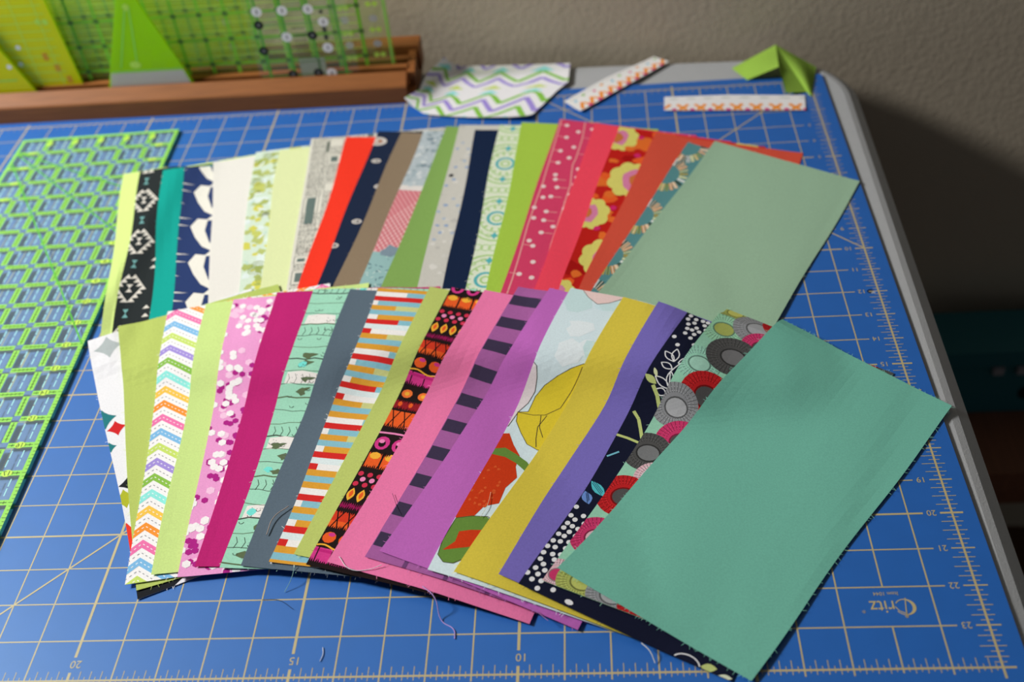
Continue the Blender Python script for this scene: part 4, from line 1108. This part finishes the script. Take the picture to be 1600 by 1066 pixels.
# ------------------------------------------------------------------ loose threads
def thread(pts, rad, c, label, zoff=0.0):
    cu = bpy.data.curves.new('loose_thread', 'CURVE'); cu.dimensions = '3D'; cu.bevel_depth = rad * IN; cu.bevel_resolution = 1; cu.resolution_u = 6
    sp = cu.splines.new('BEZIER'); sp.bezier_points.add(len(pts) - 1)
    P = []
    for p in pts:
        z = samp(dilate(HF, 1), p[0], p[1]) + rad + 0.004 + (p[2] if len(p) > 2 else 0.0)
        P.append((p[0], p[1], z))
    o0 = P[0]
    for bp, p in zip(sp.bezier_points, P):
        bp.co = ((p[0] - o0[0]) * IN, (p[1] - o0[1]) * IN, (p[2] - o0[2]) * IN); bp.handle_left_type = bp.handle_right_type = 'AUTO'
    tmp = bpy.data.objects.new('t', cu); col.objects.link(tmp); bpy.context.view_layer.update()
    me = bpy.data.meshes.new_from_object(tmp); bpy.data.objects.remove(tmp); bpy.data.curves.remove(cu)
    me.name = 'loose_thread'; me.materials.clear()
    me.materials.append(plain('thread_cotton', c, 0.8, 0.2))
    o = link('loose_thread', me); o.location = V(*o0)
    tag(o, label, 'thread', 'loose threads')
HF_T = HF
thread([(-15.80, 4.55), (-16.10, 4.2, .05), (-16.18, 3.68, .02)], 0.012, (176, 160, 150), 'tan thread loop lying on the slate grey strip')
thread([(-14.25, 2.9), (-13.95, 2.55), (-13.5, 2.52), (-13.2, 2.62)], 0.009, (226, 226, 232), 'white thread hanging off the near edge of the black and orange strip')
thread([(-12.2, 2.05), (-11.9, 1.75), (-11.75, 1.35), (-11.45, 1.1), (-11.42, 0.88)], 0.011, (190, 160, 220), 'wavy lilac thread trailing from the pink strip onto the mat')
thread([(-16.0, 2.0), (-15.6, 1.98), (-15.2, 1.72)], 0.005, (40, 42, 48), 'thin dark thread lying alone on the blue mat')
thread([(-14.35, 0.72), (-14.32, 0.55), (-14.36, 0.38)], 0.009, (220, 226, 232), 'short white thread lying between the printed 15 and 10 on the mat')
thread([(-7.35, 0.60), (-7.18, 0.42), (-7.08, 0.2)], 0.010, (226, 226, 220), 'short white thread beside the near edge of the navy strip')
thread([(-13.22, 4.8), (-13.07, 4.4), (-12.98, 4.12)], 0.005, (50, 46, 60), 'thin dark thread on the gingham strip')
thread([(-10.78, 4.75), (-10.84, 4.3), (-10.98, 3.95)], 0.005, (232, 226, 190), 'pale thread on the sketched flower strip')
thread([(-9.75, 1.45), (-9.5, 1.30), (-9.35, 1.18)], 0.008, (180, 130, 190), 'short purple thread by the near corner of the candy pink strip')
thread([(-15.3, 2.75), (-15.35, 2.45), (-15.5, 2.2)], 0.007, (150, 200, 190), 'pale mint thread hanging from the near edge of the slate grey strip')

# ------------------------------------------------------------------ dim things beside the table
M_BENCH = plain('dark_brown_wood', (124, 80, 58), 0.5, 0.4, noise=0.3, nscale=20, stretch=(12, 1, 1))
M_TEAL = plain('dark_teal_plastic', (34, 104, 112), 0.45, 0.4)
M_LABEL = plain('grey_plastic', (150, 150, 155), 0.5, 0.3)
BO = (13, 21.5, FLOOR_Z)
root = empty('wooden_bench', BO); tag(root, 'low brown wooden bench in shadow beside the table', 'bench')
b = MB(); b.box(4.5, 18.4, -17.2, 26, 24.6, -16); b.build('bench_top', M_BENCH, root, BO)
for x in (5.2, 24.2):
    for y in (18.9, 23.0):
        b = MB(); b.box(x, y, FLOOR_Z, x + 1.2, y + 1.2, -17.2); b.build('leg', M_BENCH, root, BO)
b = MB(); b.box(6.4, 19.2, -19, 24.2, 19.7, -17.2); b.build('apron', M_BENCH, root, BO)
CO = (12.0, 23.2, -16)
root = empty('storage_box', CO); tag(root, 'dark teal storage box with grey latches standing on the wooden bench', 'box')
b = MB(); b.box(6.2, 22.0, -15.99, 18.0, 24.4, -13.0); b.build('body', M_TEAL, root, CO)
b = MB(); b.box(6.0, 21.85, -13.0, 18.2, 24.5, -12.2); b.build('lid', M_TEAL, root, CO)
for x in (8.9, 9.9, 10.9, 11.9, 13.6, 15.6):
    b = MB(); b.box(x - .22, 21.78, -13.5, x + .22, 22.0, -13.1); b.build('latch', M_LABEL, root, CO)
b = MB()
b.face([(10.6 + .55 * math.cos(t), 21.98, -14.8 + .45 * math.sin(t)) for t in np.arange(0, 6.28, .35)]); b.build('round_badge', plain('black_plastic', (14, 22, 24), 0.5), root, CO)
